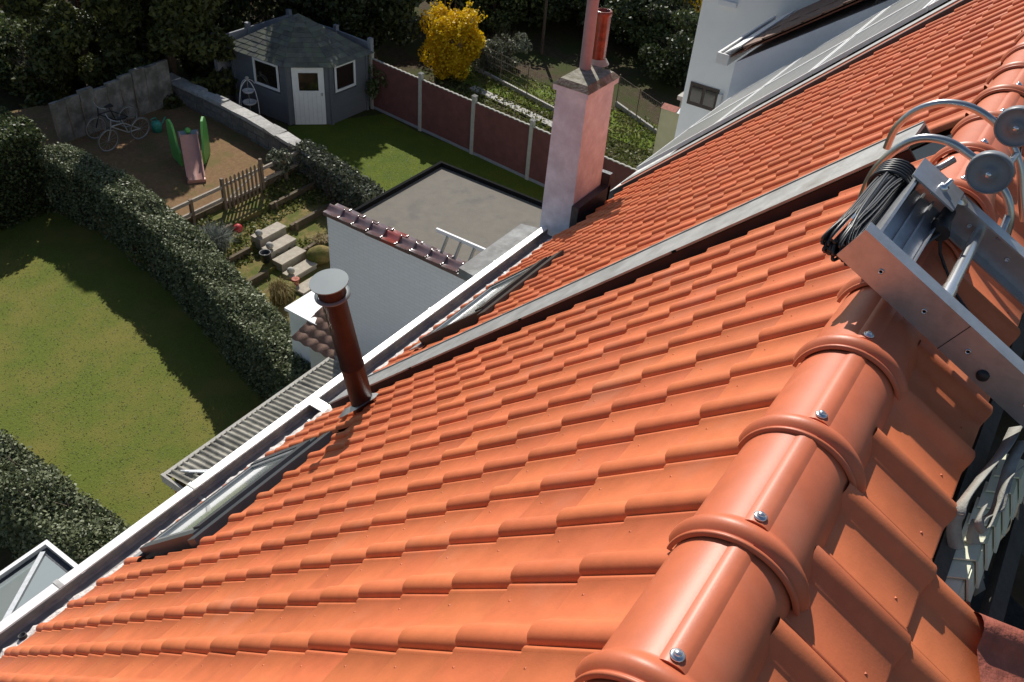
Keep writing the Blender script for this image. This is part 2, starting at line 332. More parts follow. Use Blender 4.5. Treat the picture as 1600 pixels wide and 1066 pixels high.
for u0, v0, u1, v1, dx in ((700, 120, 1010, 235, 2.0), (680, 150, 1000, 330, 1.0), (1060, 190, 1180, 240, 2.4)):
    a = onz(u0, v0); b = onz(u1, v1)
    sheet('grass_strip', [(a[0], a[1]), (b[0], b[1]), (b[0] + dx, b[1]), (a[0] + dx, a[1])], GZ + 0.004, M['grass3'])

# ------------------------------------------------------------------ tiles
def tile_mesh(name, mt):
    prof = [(-0.004, -0.006), (-0.003, 0.007), (0.002, 0.016), (0.011, 0.0235), (0.025, 0.0265), (0.040, 0.0245), (0.053, 0.0175), (0.064, 0.008), (0.074, 0.0015), (0.084, 0.0),
            (TW - 0.020, 0.0), (TW - 0.017, 0.0045), (TW - 0.010, 0.0045), (TW - 0.004, 0.0)]
    mb = MB(); n = len(prof); LT = TL + 0.018
    rows = [(0.0, 0.0045), (-0.007, 0.008), (-LT, -0.0085)]
    vs = []
    for k, (y, dz) in enumerate(rows):
        for u, z in prof: vs.append((u, y, z * (1.0 if k else 0.97) + dz))
    fs = []
    for r in range(2):
        for k in range(n - 1): fs.append((r * n + k, r * n + k + 1, (r + 1) * n + k + 1, (r + 1) * n + k))
    mb.add(vs, fs, True)
    fr = [(u, 0.0, z * 0.97 + 0.0045) for u, z in prof] + [(u, 0.001, (z - 0.013 if z < 0.012 else z - 0.02) - 0.006) for u, z in prof]
    mb.add(fr, [(k + 1, k, n + k, n + k + 1) for k in range(n - 1)])
    # small moulded pip near the lower edge of the pan
    mb.add([(TW * .70 - .003, -.051, 0.0055), (TW * .70 + .003, -.051, .0055), (TW * .70 + .003, -.045, .006), (TW * .70 - .003, -.045, .006), (TW * .70, -.048, .0085)],
           [(0, 1, 4), (1, 2, 4), (2, 3, 4), (3, 0, 4)])
    me = mb.mesh(name, mt)
    return me, mb
TILE_ME, TILE_MB = tile_mesh('tile', M['tile'])
def roof_frame(x, s, side):
    if side > 0:
        X = Vector((1, 0, 0)); Y = Vector((0, math.cos(PHI), -math.sin(PHI))); Z = Vector((0, math.sin(PHI), math.cos(PHI))); o = Vector(RF(x, s))
    else:
        X = Vector((-1, 0, 0)); Y = Vector((0, -math.cos(PSI), -math.sin(PSI))); Z = Vector((0, -math.sin(PSI), math.cos(PSI))); o = Vector(RB(x, s))
    mt = Matrix.Identity(4)
    for i in range(3): mt[i][0] = X[i]; mt[i][1] = Y[i]; mt[i][2] = Z[i]; mt[i][3] = o[i]
    return mt
def lay_tiles(roof, cells, loc, limit=300):
    # cells: (x, s, side) ; the ones nearest to the camera become single parts
    def dist(c):
        p = RF(c[0], c[1]) if c[2] > 0 else RB(c[0], c[1]); return np.linalg.norm(np.array(p) - CAM)
    cells = sorted(cells, key=dist)
    rest = MB()
    for i, (x, s, side) in enumerate(cells):
        jit = Matrix.Translation((RNG.normal(0, .0012), RNG.normal(0, .0022), abs(RNG.normal(0, .0012)))) @ Matrix.Rotation(RNG.normal(0, .006), 4, 'Y') @ Matrix.Rotation(RNG.normal(0, .0055), 4, 'Z') @ Matrix.Rotation(RNG.normal(0, .004), 4, 'X')
        mw = roof_frame(x, s, side) @ jit
        if i < limit:
            o = link('tile', TILE_ME, roof); o.matrix_local = mw
        else:
            rest.add([mw @ Vector(v) for v in TILE_MB.v], TILE_MB.f, True)
            for k in range(len(TILE_MB.f)): rest.sm[-1 - k] = TILE_MB.sm[-1 - k]
    if rest.v:
        rest.build('tile_field', M['tiles'], roof, kind='stuff')

# ridge tile: barrel with raised rib, double collar at its near end; local x from the collar away
RP = 0.366
def ridge_mesh():
    mb = MB(); zc = -0.115; n = 28
    def arc(r, x, a0=-82, a1=82, dz=0.0, rib=0.0):
        out = []
        for k in range(n + 1):
            th = math.radians(a0 + (a1 - a0) * k / n)
            rr = r
            out.append((x, -rr * math.sin(th), zc + dz + rr * math.cos(th)))
        return out
    rings = [(0.128, -0.022), (0.137, -0.022), (0.139, -0.017), (0.137, -0.013), (0.133, -0.011), (0.136, -0.008), (0.143, -0.001), (0.1475, 0.009), (0.1475, 0.019), (0.143, 0.029), (0.136, 0.037), (0.131, 0.041), (0.130, 0.05), (0.124, RP + 0.012)]
    vs = []; fs = []
    for r, x in rings: vs += arc(r, x)
    for i in range(len(rings) - 1):
        for k in range(n): fs.append((i * (n + 1) + k, (i + 1) * (n + 1) + k, (i + 1) * (n + 1) + k + 1, i * (n + 1) + k + 1))
    mb.add(vs, fs, True)
    # rib on top
    def ribring(x, r):
        return [(x, y, zc + r + h - y * y / (2 * r)) for y, h in ((0.031, -0.0025), (0.025, 0.0002), (0.017, 0.0042), (0.009, 0.0062), (-0.009, 0.0062), (-0.017, 0.0042), (-0.025, 0.0002), (-0.031, -0.0025))]
    vs = ribring(0.044, 0.1300) + ribring(RP + 0.012, 0.1235)
    mb.add(vs, [(k, 8 + k, 9 + k, k + 1) for k in range(7)], True); mb.add(ribring(0.044, 0.1300), [tuple(range(8))])
    return mb.mesh('ridge_tile', M['ridge'])
RIDGE_ME = ridge_mesh()
def screw_mesh():
    mb = MB(); mb.lathe((0, 0, 0), (0, 0, 1), [(0.0130, 0), (0.0135, 0.0022), (0.0105, 0.0038), (0.0068, 0.0042), (0.0066, 0.008), (0.0055, 0.0095), (0.0001, 0.0098)], 14)
    return mb.mesh('screw', M['screw'])
SCREW_ME = screw_mesh()
def lay_ridge(house, x0, x1, loc):
    x = x0
    while x < x1:
        o = link('ridge_tile', RIDGE_ME, house); o.location = Vector((x, RNG.normal(0, .0015), RNG.normal(0, .001))) - Vector(loc)
        o.rotation_euler = (RNG.normal(0, .006), 0, RNG.normal(0, .004))
        s = link('screw', SCREW_ME, o); s.location = (0.062, 0.001, 0.0212); s.rotation_euler = (0.0, 0.05, 0)
        x += RP

S_EAVE = S0 + 21 * TL - .03
XA0, XA1 = -1.05, 2.80             # near house, its party wall
XB0, XB1 = 3.12, 7.52
def base(x): return (x, 2.0, GZ)
LA = base(1.0)
houseA = thing('row_house', 'nearest row house under the new orange tiled roof with brown flue pipe', 'house', LA)
def roofdeck(house, x0, x1, right_s, wall=True):
    mb = MB()
    d = -0.035
    mb.add([RF(x0, 0.0, d), RF(x1, 0.0, d), RF(x1, S_EAVE - .05, d), RF(x0, S_EAVE - .05, d)], [(0, 1, 2, 3)])
    mb.add([RB(x0, 0.0, d), RB(x1, 0.0, d), RB(x1, right_s, d), RB(x0, right_s, d)], [(3, 2, 1, 0)])
    r = part(mb, 'roof', M['underlay'], house)
    if wall:
        mb = MB(); mb.box((x0, 3.45, GZ), (x1, 3.75, -3.86)); part(mb, 'wall', M['whitewall'], house)
    return r
roofA = roofdeck(houseA, XA0, XA1, 0.30)
cells = []
for i in range(-5, 13):
    for j in range(-0, 22):
        x = i * TW; s = S0 + min(j, 20.72) * TL
        if x + TW > XA1 + .01: continue
        # opening for the roof window
        if 0.80 < x + TW * .5 < 2.02 and 2.83 < (s - TL * .4) * math.cos(PHI) < 3.62: continue
        cells.append((x, s, 1))
for i in range(-3, 14):
    for j in range(0, 2):
        x = i * TW + 0.195; s = S0 - .028 + j * TL
        if j == 1 and x > 0.70: continue
        if x - TW > XA1 - .1: continue
        cells.append((x, s, -1))
lay_tiles(roofA, cells, LA)
lay_ridge(houseA, 0.262 - 3 * RP, 2.7, LA)

LB = base(5.3)
houseB = thing('row_house', 'middle row house with orange tiles between zinc party strip and solar panels', 'house', LB)
roofB = roofdeck(houseB, XB0, XB1, 0.9)
cells = []
for i in range(0, 21):
    for j in range(0, 22):
        x = XB0 + i * TW; s = S0 + .04 + min(j, 20.55) * TL
        if 3.62 < x + TW * .5 < 4.84 and 2.80 < (s - TL * .4) * math.cos(PHI) < 3.52: continue
        if x > 6.3 and (s - TL) * math.cos(PHI) > 3.42: continue
        cells.append((x, s, 1))
    for j in range(0, 3): cells.append((XB0 + i * TW + TW, S0 - .03 + j * TL, -1))
lay_tiles(roofB, cells, LB)
lay_ridge(houseB, 0.262 + 7 * RP, 7.4, LB)

# party wall cap: zinc strip with upstand
def party(house, x0, x1, s0, s1, loc):
    mb = MB(); h = 0.052
    f = MB(); f.hexa([RF(x0, s0, -.03), RF(x0 + .014, s0, -.03), RF(x0 + .014, s1, -.03), RF(x0, s1, -.03)], [RF(x0, s0, h - .012), RF(x0 + .014, s0, h - .012), RF(x0 + .014, s1, h - .012), RF(x0, s1, h - .012)])
    part(f, 'upstand', M['upstand'], house)
    n = 4; ss = np.linspace(s0, s1, n + 1)
    for k in range(n):
        a, b = ss[k], ss[k + 1] + (0.03 if k < n - 1 else 0)
        dz = 0.002 * (n - k)
        mb.hexa([RF(x0 - .012, a, h - .012 + dz), RF(x1, a, h - .010 + dz), RF(x1, b, h - .012 + dz), RF(x0 - .012, b, h - .014 + dz)], [RF(x0 - .012, a, h + dz), RF(x1, a, h + .004 + dz), RF(x1, b, h + .002 + dz), RF(x0 - .012, b, h - .002 + dz)])
    mb.hexa([RF(x1 + .0002, s0, -.02), RF(x1 + .012, s0, -.02), RF(x1 + .012, s1, -.02), RF(x1 + .0002, s1, -.02)], [RF(x1 + .0002, s0, h + .018), RF(x1 + .012, s0, h + .018), RF(x1 + .012, s1, h + .014), RF(x1 + .0002, s1, h + .014)])
    return part(mb, 'party_wall_cap', M['zinc_dull'], house, label='grey zinc strip running down the roof between the tiled fields')
party(houseA, 2.81, 3.10, 0.33, 5.25, LA)

# gutters with mortar strip behind
def gutter(house, x0, x1, loc, end=False):
    mb = MB()
    z = -3.80
    outer = [(3.80, z - .01), (3.80, z - .06), (3.84, z - .068), (3.965, z - .068), (3.985, z - .055), (3.985, z)]
    rim = [(3.985, z + .002), (3.986, z + .014), (4.058, z + .012), (4.062, z - .045), (4.058, z - .05)]
    def ext(p, m):
        n = len(p); m.add([(x0, a, b) for a, b in p] + [(x1, a, b) for a, b in p], [(k, k + 1, n + k + 1, n + k) for k in range(n - 1)])
    ext(outer, mb); g = part(mb, 'gutter', M['gutter_in'], house)
    r = MB(); ext(rim, r); ext([(4.0, z - .14), (4.0, z - .02)], r); part(r, 'gutter_rim', M['gutter_white'], house)
    mo = MB(); n = int((x1 - x0) / .04); vs = []
    for k in range(n + 1):
        x = x0 + (x1 - x0) * k / n
        vs += [(x, 3.60, -3.68), (x, 3.76 + RNG.normal(0, .008), -3.755 + RNG.normal(0, .006)), (x, 3.855 + RNG.normal(0, .007), -3.79 + RNG.normal(0, .004)), (x, 3.862 + RNG.normal(0, .005), -3.875)]
    mo.add(vs, [(4 * k + q, 4 * k + 4 + q, 4 * k + 5 + q, 4 * k + 1 + q) for k in range(n) for q in range(3)])
    part(mo, 'eave_mortar', M['mortar'], house)
    for k in range(int((x1 - x0) / 1.1) + 1):
        x = x0 + .45 + 1.1 * k
        if x > x1 - .1: break
        j_ = MB(); j_.box((x, 3.9825, z + .0145), (x + .035, 4.064, z + .0175)); j_.box((x, 3.80, z - .0678), (x + .03, 3.98, z - .0645)); part(j_, 'gutter_joint', M['zinc_dull'], house)
    return g
gutter(houseA, XA0, 2.93, LA)
gutter(houseB, 2.932, 6.55, LB)
mb = MB(); mb.box((2.865, 3.80, -3.93), (2.872, 3.984, -3.80)); mb.box((2.80, 3.79, -3.799), (2.90, 3.984, -3.785)); part(mb, 'gutter_stop', M['gutter_white'], houseA)
mb = MB(); p = onz(36, 997, -3.79); mb.lathe((p[0], 3.83, -3.80), (0, 0.3, 1), [(0.026, 0.0), (0.026, 0.045), (0.021, 0.045), (0.021, 0.0), (0.0001, 0.0)], 16); part(mb, 'vent_pipe', M['black'], houseA)

# roof windows
def roof_window(house, x0, x1, s0, s1, cover, lab):
    h = 0.058
    mb = MB()
    b = lambda xa, xb, sa, sb, na, nb, m=None: (m or mb).hexa([RF(xa, sa, na), RF(xb, sa, na), RF(xb, sb, na), RF(xa, sb, na)][::1], [RF(xa, sa, nb), RF(xb, sa, nb), RF(xb, sb, nb), RF(xa, sb, nb)])
    b(x0, x0 + .055, s0, s1, -.03, h); b(x1 - .055, x1, s0, s1, -.03, h)
    b(x0 + .0555, x1 - .0555, s0, s0 + .10, -.03, h + .012); b(x0 + .0555, x1 - .0555, s1 - .05, s1, -.03, h - .006)
    b(x0 - .05, x1 + .05, s0 - .11, s0 - .003, -.01, .045)
    w = part(mb, 'roof_window', cover, house, label=lab)
    g = MB(); b(x0 + .056, x1 - .056, s0 + .101, s1 - .051, .015, .036, g); part(g, 'pane', M['skyglass'], w)
    f = MB(); b(x0 + .0562, x1 - .0562, s0 + .1012, s0 + .15, .0365, .052, f); b(x0 + .0562, x1 - .0562, s1 - .10, s1 - .0512, .0365, .05, f)
    b(x0 + .0562, x0 + .10, s0 + .1502, s1 - .1002, .0365, .05, f); b(x1 - .10, x1 - .0562, s0 + .1502, s1 - .1002, .0365, .05, f); part(f, 'sash', M['alu'], w)
    l = MB(); b(x0 - .06, x1 + .06, s1 + .001, s1 + .13, -.012, .022, l); part(l, 'apron_flashing', M['zinc_dull'], w)
c_ = math.cos(PHI)
roof_window(houseA, 0.915, 1.925, 2.93 / c_, 3.60 / c_, M['darkframe'], 'grey framed roof window low on the near orange roof')
roof_window(houseB, 3.70, 4.77, 2.90 / c_, 3.50 / c_, M['brownframe'], 'brown framed roof window low on the middle roof')

# flue pipe
fb = np.array([2.385, 2.955, -3.0]); ft = np.array([2.185, 3.02, -1.80]); fd = (ft - fb) / np.linalg.norm(ft - fb); fl = np.linalg.norm(ft - fb)
mb = MB(); mb.lathe(fb, fd, [(0.078, -0.05), (0.078, fl * .42), (0.081, fl * .42 + .002), (0.081, fl * .42 + .02), (0.077, fl * .42 + .022), (0.077, fl - .10), (0.082, fl - .098), (0.082, fl - .085), (0.074, fl - .084)], 28)
flue = part(mb, 'flue_pipe', M['flue'], houseA, label='copper brown metal flue pipe leaning above the gutter')
mb = MB(); mb.lathe(fb, fd, [(0.086, fl - .10), (0.088, fl - .03), (0.088, fl + .022)], 28); part(mb, 'flue_collar', M['flue'], flue)
mb = MB(); mb.lathe(fb, fd, [(0.089, fl - .085), (0.112, fl - .08), (0.112, fl - .074), (0.089, fl - .07)], 28); part(mb, 'flue_ring', M['fluecap'], flue)
mb = MB(); mb.lathe(fb, fd, [(0.088, fl + .02), (0.119, fl + .022), (0.121, fl + .026), (0.120, fl + .030)], 32); mb.lathe(fb, fd, [(0.120, fl + .0302), (0.0001, fl + .0315)], 32); part(mb, 'flue_cap', M['fluecap'], flue)
mb = MB(); q = 2.956 / c_
vs = []
for k in range(13):
    for s_ in (0, 1):
        th = 2 * math.pi * k / 12; rr = (0.085, 0.15)[s_] * (1 + .1 * math.sin(3 * th))
        vs.append(RF(2.37 + rr * math.cos(th), q + .02 + rr * 1.25 * math.sin(th), (.075, .045)[s_]))
mb.add(vs, [(2 * k, 2 * k + 1, 2 * k + 3, 2 * k + 2) for k in range(12)], True); part(mb, 'lead_flashing', M['zinc'], flue)

# chimney at the lower corner of the middle roof
cx0, cy0, cx1, cy1, cz0, cz1 = 6.60, 3.735, 7.20, 4.115, -4.6, -2.14
mb = MB(); mb.hexa([(cx0 - .012, cy0 - .012, cz0), (cx1 + .012, cy0 - .012, cz0), (cx1 + .012, cy1 + .012, cz0), (cx0 - .012, cy1 + .012, cz0)], [(cx0 + .01, cy0 + .01, cz1), (cx1 - .01, cy0 + .01, cz1), (cx1 - .01, cy1 - .01, cz1), (cx0 + .01, cy1 - .01, cz1)])
chim = part(mb, 'chimney', M['pink'], houseB, label='pink painted chimney stack with peeling render')
mb = MB(); mb.box((cx0 - .02, cy0 - .02, cz1 - .06), (cx1 + .02, cy1 + .02, cz1 + .001)); part(mb, 'chimney_band', M['pink'], chim)
mb = MB(); c = ((cx0 + cx1) / 2, (cy0 + cy1) / 2)
mb.hexa([(cx0 - .03, cy0 - .03, cz1 + .002), (cx1 + .03, cy0 - .03, cz1 + .002), (cx1 + .03, cy1 + .03, cz1 + .002), (cx0 - .03, cy1 + .03, cz1 + .002)],
        [(cx0 + .03, cy0 + .03, cz1 + .06), (cx1 - .03, cy0 + .03, cz1 + .06), (cx1 - .03, cy1 - .03, cz1 + .06), (cx0 + .03, cy1 - .03, cz1 + .06)]); part(mb, 'chimney_cap', M['mossy'], chim)
pa = onz(914, 108, cz1 + .05); pb = onz(933, 97, cz1 + .05)
mb = MB(); mb.lathe((pa[0], pa[1], cz1 + .03), (0.02, 0.02, 1), [(0.062, 0), (0.060, .9), (0.060, 1.0)], 22); part(mb, 'clay_pipe', M['pinkpipe'], chim)
mb = MB(); mb.lathe((pb[0], pb[1], cz1 + .04), (0.02, 0.01, 1), [(0.083, 0), (0.083, .50), (0.09, .505), (0.09, .545), (0.08, .55), (0.07, .55), (0.07, .4)], 22); part(mb, 'glazed_pipe', M['redpipe'], chim)
mb = MB(); mb.lathe((pb[0], pb[1], cz1 + .04), (0, 0, 1), [(0.13, 0), (0.095, .05), (0.086, .06)], 18); part(mb, 'pipe_flaunching', M['concrete'], chim)
mb = MB(); mb.box((cx0 - .05, cy0 - .10, -3.75), (cx1 + .06, cy0 - .013, -3.40)); mb.box((cx1 + .013, cy0 - .1, -3.8), (cx1 + .075, cy1 - .1, -3.25)); part(mb, 'lead_flashing', M['lead'], chim)
# wide zinc ledge outside the gutter, tying into the chimney
mb = MB(); a = ony(731, 409, 4.36); b = ony(847, 324, 4.36)
mb.hexa([(5.30, 4.066, -3.95), (6.58, 4.066, -3.95), (6.58, 4.36, -4.0), (5.38, 4.36, -4.0)], [(5.30, 4.066, -3.845), (6.58, 4.066, -3.845), (6.58, 4.36, -3.89), (5.38, 4.36, -3.89)])
part(mb, 'zinc_ledge', M['ledge'], houseB)

# ------------------------------------------------------------------ third house with solar panels
LC = base(9.2)
houseC = thing('row_house', 'far row house whose roof is covered with grey solar panels', 'house', LC)
roofC = roofdeck(houseC, 7.62, 11.45, 0.9)
mb = MB(); mb.hexa([RF(7.53, .2, -.03), RF(7.60, .2, -.03), RF(7.60, 5.3, -.03), RF(7.53, 5.3, -.03)], [RF(7.53, .2, .05), RF(7.60, .2, .05), RF(7.60, 5.3, .05), RF(7.53, 5.3, .05)]); part(mb, 'lead_valley', M['lead'], houseC)
mb = MB(); mb.hexa([RF(7.68, .2, -.03), RF(7.83, .2, -.03), RF(7.83, 5.3, -.03), RF(7.68, 5.3, -.03)], [RF(7.68, .2, .035), RF(7.83, .2, .035), RF(7.83, 5.3, .035), RF(7.68, 5.3, .035)]); part(mb, 'verge_tile_strip', M['tile'], houseC)
mb = MB(); mb.hexa([RF(7.90, .2, -.03), RF(8.12, .2, -.03), RF(8.12, 5.3, -.03), RF(7.90, 5.3, -.03)], [RF(7.90, .2, .045), RF(8.12, .2, .045), RF(8.12, 5.3, .045), RF(7.90, 5.3, .045)]); part(mb, 'zinc_verge', M['zinc_dull'], houseC)
for ci in range(2):
    for rj in range(4):
        xa = 8.22 + ci * 1.50; sa = 0.35 + rj * 1.22
        me = MB(); me.hexa([(0.03, 0.03, 0), (1.43, .03, 0), (1.43, 1.17, 0), (.03, 1.17, 0)], [(0.03, .03, .03), (1.43, .03, .03), (1.43, 1.17, .03), (.03, 1.17, .03)])
        o = me.build('solar_panel', M['panel'], houseC)
        fr = roof_frame(xa, sa, 1) @ Matrix.Translation((0, 0, .06)); o.matrix_local = Matrix.Translation(-Vector(LC)) @ fr
        f = MB(); f.box((0, 0, -.005), (1.46, .045, .038)); f.box((0, 1.155, -.005), (1.46, 1.2, .038)); f.box((0, .0452, -.005), (.045, 1.1548, .038)); f.box((1.415, .0452, -.005), (1.46, 1.1548, .038))
        f.build('frame', M['gutter_white'], o)
mb = MB(); mb.hexa([RF(11.28, .2, -.03), RF(11.45, .2, -.03), RF(11.45, 5.35, -.03), RF(11.28, 5.35, -.03)], [RF(11.28, .2, .05), RF(11.45, .2, .05), RF(11.45, 5.35, .05), RF(11.28, 5.35, .05)]); part(mb, 'zinc_verge', M['zinc_dull'], houseC)
mb = MB(); mb.box((7.75, 3.80, -3.95), (11.4, 3.92, -3.84)); part(mb, 'gutter', M['zinc_dull'], houseC)

# ------------------------------------------------------------------ annex with flat roof
AZ = -5.97
LN = (9.1, 6.3, GZ)
annex = thing('annex', 'white painted brick annex with flat bitumen roof behind the gutter', 'building', LN)
ax0, ax1, ay0, ay1 = 7.80, 10.36, 3.80, 8.74
mb = MB(); mb.box((ax0, ay0, GZ), (ax0 + .22, ay1, AZ - .02)); part(mb, 'wall', M['brickwhite'], annex)
mb = MB(); mb.box((ax0 + .2201, ay1 - .55, GZ), (ax1 - .02, ay1 - .34, AZ - .17)); mb.box((ax1 - .24, ay0, GZ), (ax1 - .02, ay1 - .551, AZ - .17)); part(mb, 'wall', M['whitewall'], annex)
mb = MB(); mb.box((ax0 + .2202, ay0, AZ - .165), (ax1, ay1 - .335, AZ - .06)); part(mb, 'flat_roof', M['bitumen'], annex)
mb = MB(); mb.box((ax1 + .001, ay0, AZ - .22), (ax1 + .05, ay1 - .28, AZ + .02)); mb.box((ax0 + .23, ay1 - .334, AZ - .22), (ax1 + .0005, ay1 - .28, AZ + .02)); part(mb, 'roof_edge_trim', M['blacktrim'], annex)
def coping_mesh(mt):
    mb = MB(); n = 10; prof = []
    for k in range(n + 1):
        t = k / n; x = -0.17 + .34 * t
        z = 0.075 - abs(x) * .42 + .018 * math.cos(t * math.pi * 4)
        prof.append((x, z))
    vs = [(x, 0, z + .012) for x, z in prof] + [(x, .03, z + .014) for x, z in prof] + [(x, .04, z) for x, z in prof] + [(x, .31, z - .004) for x, z in prof]
    m = n + 1; fs = [(r * m + k, r * m + k + 1, (r + 1) * m + k + 1, (r + 1) * m + k) for r in range(3) for k in range(n)]
    mb.add(vs, fs, True); mb.add([(x, 0, z + .012) for x, z in prof] + [(x, 0, z - .02) for x, z in prof], [(k, k + 1, m + k + 1, m + k) for k in range(n)])
    mb.add([(-.17, 0, .02), (-.17, .31, .004), (-.17, .31, -.045), (-.17, 0, -.045)], [(0, 1, 2, 3)])
    return mb.mesh('coping_tile', mt)
CM, CMR = coping_mesh(M['coping']), coping_mesh(M['copingred'])
for k in range(16):
    o = link('coping_tile', CMR if k == 4 else CM, annex); o.location = Vector((ax0 + .11, ay1 - .29 - k * .295, AZ + .012)) - Vector(LN)
    o.rotation_euler = (RNG.normal(0, .01), RNG.normal(0, .02), RNG.normal(0, .015))
    if k == 4: o['label'] = 'red glazed coping tile'

# white ladder standing against the annex parapet
lt = [onz(682, 359, AZ + .30), onz(752, 393, AZ + .30)]
lad = thing('ladder', 'short white ladder lying on edge upon the flat annex roof', 'ladder', (lt[0][0], lt[0][1], AZ - .06))
A0 = np.array([lt[0][0], lt[0][1], AZ + .30]); A1 = np.array([A0[0] + .02, A0[1] - 2.2, AZ + .30])
for dz, dx in ((0, 0), (-.325, -.18)):
    mb = MB(); mb.beam(A0 + [dx, 0, dz], A1 + [dx, 0, dz], .035, .06); part(mb, 'stile', M['white'], lad)
for k in range(8):
    y = A0[1] - .22 - .25 * k
    mb = MB(); mb.beam((A0[0] - .004, y, A0[2] - .032), (A0[0] - .18, y, A0[2] - .292), .05, .028, (0, 1, 0)); part(mb, 'rung', M['concrete'], lad)

# ------------------------------------------------------------------ corrugated veranda roof and small tiled outhouse
VZ = -8.6
LV = (5.7, 6.2, GZ)
ver = thing('veranda', 'lean-to veranda with corrugated fibre cement roof beside the lawn', 'veranda', LV)
vx0, vx1, vy = 3.92, 7.50, 8.45
nsh = 4
for k in range(nsh):
    xa = vx0 + (vx1 - vx0) * k / nsh; xb = vx0 + (vx1 - vx0) * (k + 1) / nsh + .03
    n = int((xb - xa) / .104 * 8); vs = []
    for q in range(n + 1):
        x = xa + (xb - xa) * q / n; zz = .022 * math.cos((x - vx0) / .104 * 2 * math.pi) + .004 * (k % 2)
        vs += [(x, vy, VZ + zz), (x, 4.2, VZ + .75 + zz)]
    mb = MB(); mb.add(vs, [(2 * q, 2 * q + 2, 2 * q + 3, 2 * q + 1) for q in range(n)], True); part(mb, 'corrugated_sheet', M['fibre'], ver)
mb = MB(); mb.box((vx0 - .02, vy - .01, VZ - .12), (vx1, vy + .05, VZ + .01)); mb.box((vx0 - .06, 4.2, VZ - .14), (vx0 - .021, vy + .05, VZ + .02)); part(mb, 'edge_trim', M['concrete'], ver)
for x in (vx0 + .05, 5.7, vx1 - .1):
    mb = MB(); mb.box((x, vy - .2, GZ), (x + .1, vy - .1, VZ - .02)); part(mb, 'post', M['board'], ver)
mb = MB(); mb.box((vx0 - .02, vy - .16, VZ - .9), (vx0 + .04, vy - .5, VZ - .15)); part(mb, 'red_panel', M['red'], ver)
for k in range(3):
    mb = MB(); mb.tube([(vx0 + .15 + .02 * k, vy - .15 - .07 * k, VZ + .05 + .02 * k), (vx0 + .5, vy - .7 - .05 * k, VZ + .14), (vx0 + .62, vy - 1.3 - .05 * k, VZ + .2)], .014, 6); part(mb, 'plastic_strip', M['white'], ver)
LO = (7.75, 8.9, GZ)
out = thing('outhouse', 'small white outhouse with brown tiled roof behind the flue pipe', 'outhouse', LO)
mb = MB(); mb.box((7.55, 8.2, GZ), (7.72, 9.15, -8.62)); mb.box((7.7201, 9.0, GZ), (8.3, 9.15, -8.62)); part(mb, 'wall', M['whitewall'], out)
for r in range(4):
    for c in range(5):
        y = 8.14 + c * .25; x = 7.38 + r * .20; z = -8.62 + r * .06
        mb = MB(); vs = []
        for q in range(7):
            yy = y + .262 * q / 6; zz = .018 * math.sin(q / 6 * 2 * math.pi)
            vs += [(x, yy, z + .02 + zz), (x + .23, yy, z + .07 + zz), (x, yy, z - .005 + zz)]
        mb.add(vs, [(3 * q, 3 * q + 3, 3 * q + 4, 3 * q + 1) for q in range(6)] + [(3 * q + 2, 3 * q + 5, 3 * q + 3, 3 * q) for q in range(6)], True)
        part(mb, 'roof_tile', M['browntile'], out)
mb = MB(); a = onz(500, 488, -8.5); mb.box((a[0] - .35, a[1] - .25, -8.52), (a[0] + .4, a[1] + .55, -8.46)); mb.box((a[0] - .3, a[1] - .2, GZ), (a[0] + .3, a[1] + .5, -8.53))
tb = thing('cabinet', 'white topped garden cabinet beside the brown tiled outhouse', 'cabinet', (a[0], a[1], GZ)); part(mb, 'body', M['white'], tb)
fp = thing('flower_pot', 'small terracotta pot with green sprig on the white cabinet', 'flower pot', (a[0] + .1, a[1] - .1, -8.46))
mb = MB(); mb.lathe((a[0] + .1, a[1] - .1, -8.459), (0, 0, 1), [(.05, 0), (.075, .13), (.08, .13), (.08, .15), (.06, .15)], 12); part(mb, 'pot', M['tile_old'], fp)

# glass lantern at bottom left
LZ = -7.4
g0 = onz(75, 848, LZ)
lan = thing('conservatory', 'glazed conservatory roof with grey bars below the gutter corner', 'conservatory', (g0[0] - 1.5, g0[1] - 1.2, GZ))
gx1, gy1 = g0[0], g0[1]; gx0, gy0 = gx1 - 3.4, gy1 - 3.0
ap1 = (gx1 - 1.5, gy1 - 1.5, LZ + .75); ap0 = (gx0 + 1.5, gy1 - 1.5, LZ + .75)
i_ = .14
mb = MB(); mb.add([(gx0 + i_, gy1 - i_, LZ + .04), (gx1 - i_, gy1 - i_, LZ + .04), ap1, ap0], [(0, 1, 2, 3)]); part(mb, 'pane', M['skyglass'], lan)
mb = MB(); mb.add([(gx1 - i_, gy1 - i_, LZ + .04), (gx1 - i_, gy0, LZ + .04), ap1], [(0, 1, 2)]); part(mb, 'pane', M['skyglass'], lan)
mb = MB(); mb.add([(gx0 + i_, gy1 - i_, LZ + .04), ap0, (gx0 + i_, gy0, LZ + .04)], [(0, 1, 2)]); part(mb, 'pane', M['skyglass'], lan)
for a, b in (((gx1 - i_, gy1 - i_, LZ + .05), ap1), (ap0, ap1), ((gx1 - .75, gy1 - i_, LZ + .06), (gx1 - 1.55, gy1 - 1.5, LZ + .76)), ((gx1 - i_, gy1 - .8, LZ + .06), (gx1 - 1.5, gy1 - 1.55, LZ + .76))):
    mb = MB(); mb.beam(a, b, .055, .05); part(mb, 'glazing_bar', M['alu'], lan)
mb = MB(); mb.box((gx0, gy1 - .05, LZ - .1), (gx1, gy1, LZ + .06)); mb.box((gx1 - .05, gy0, LZ - .1), (gx1 + .0, gy1 - .051, LZ + .06)); part(mb, 'gutter_edge', M['gutter_white'], lan)
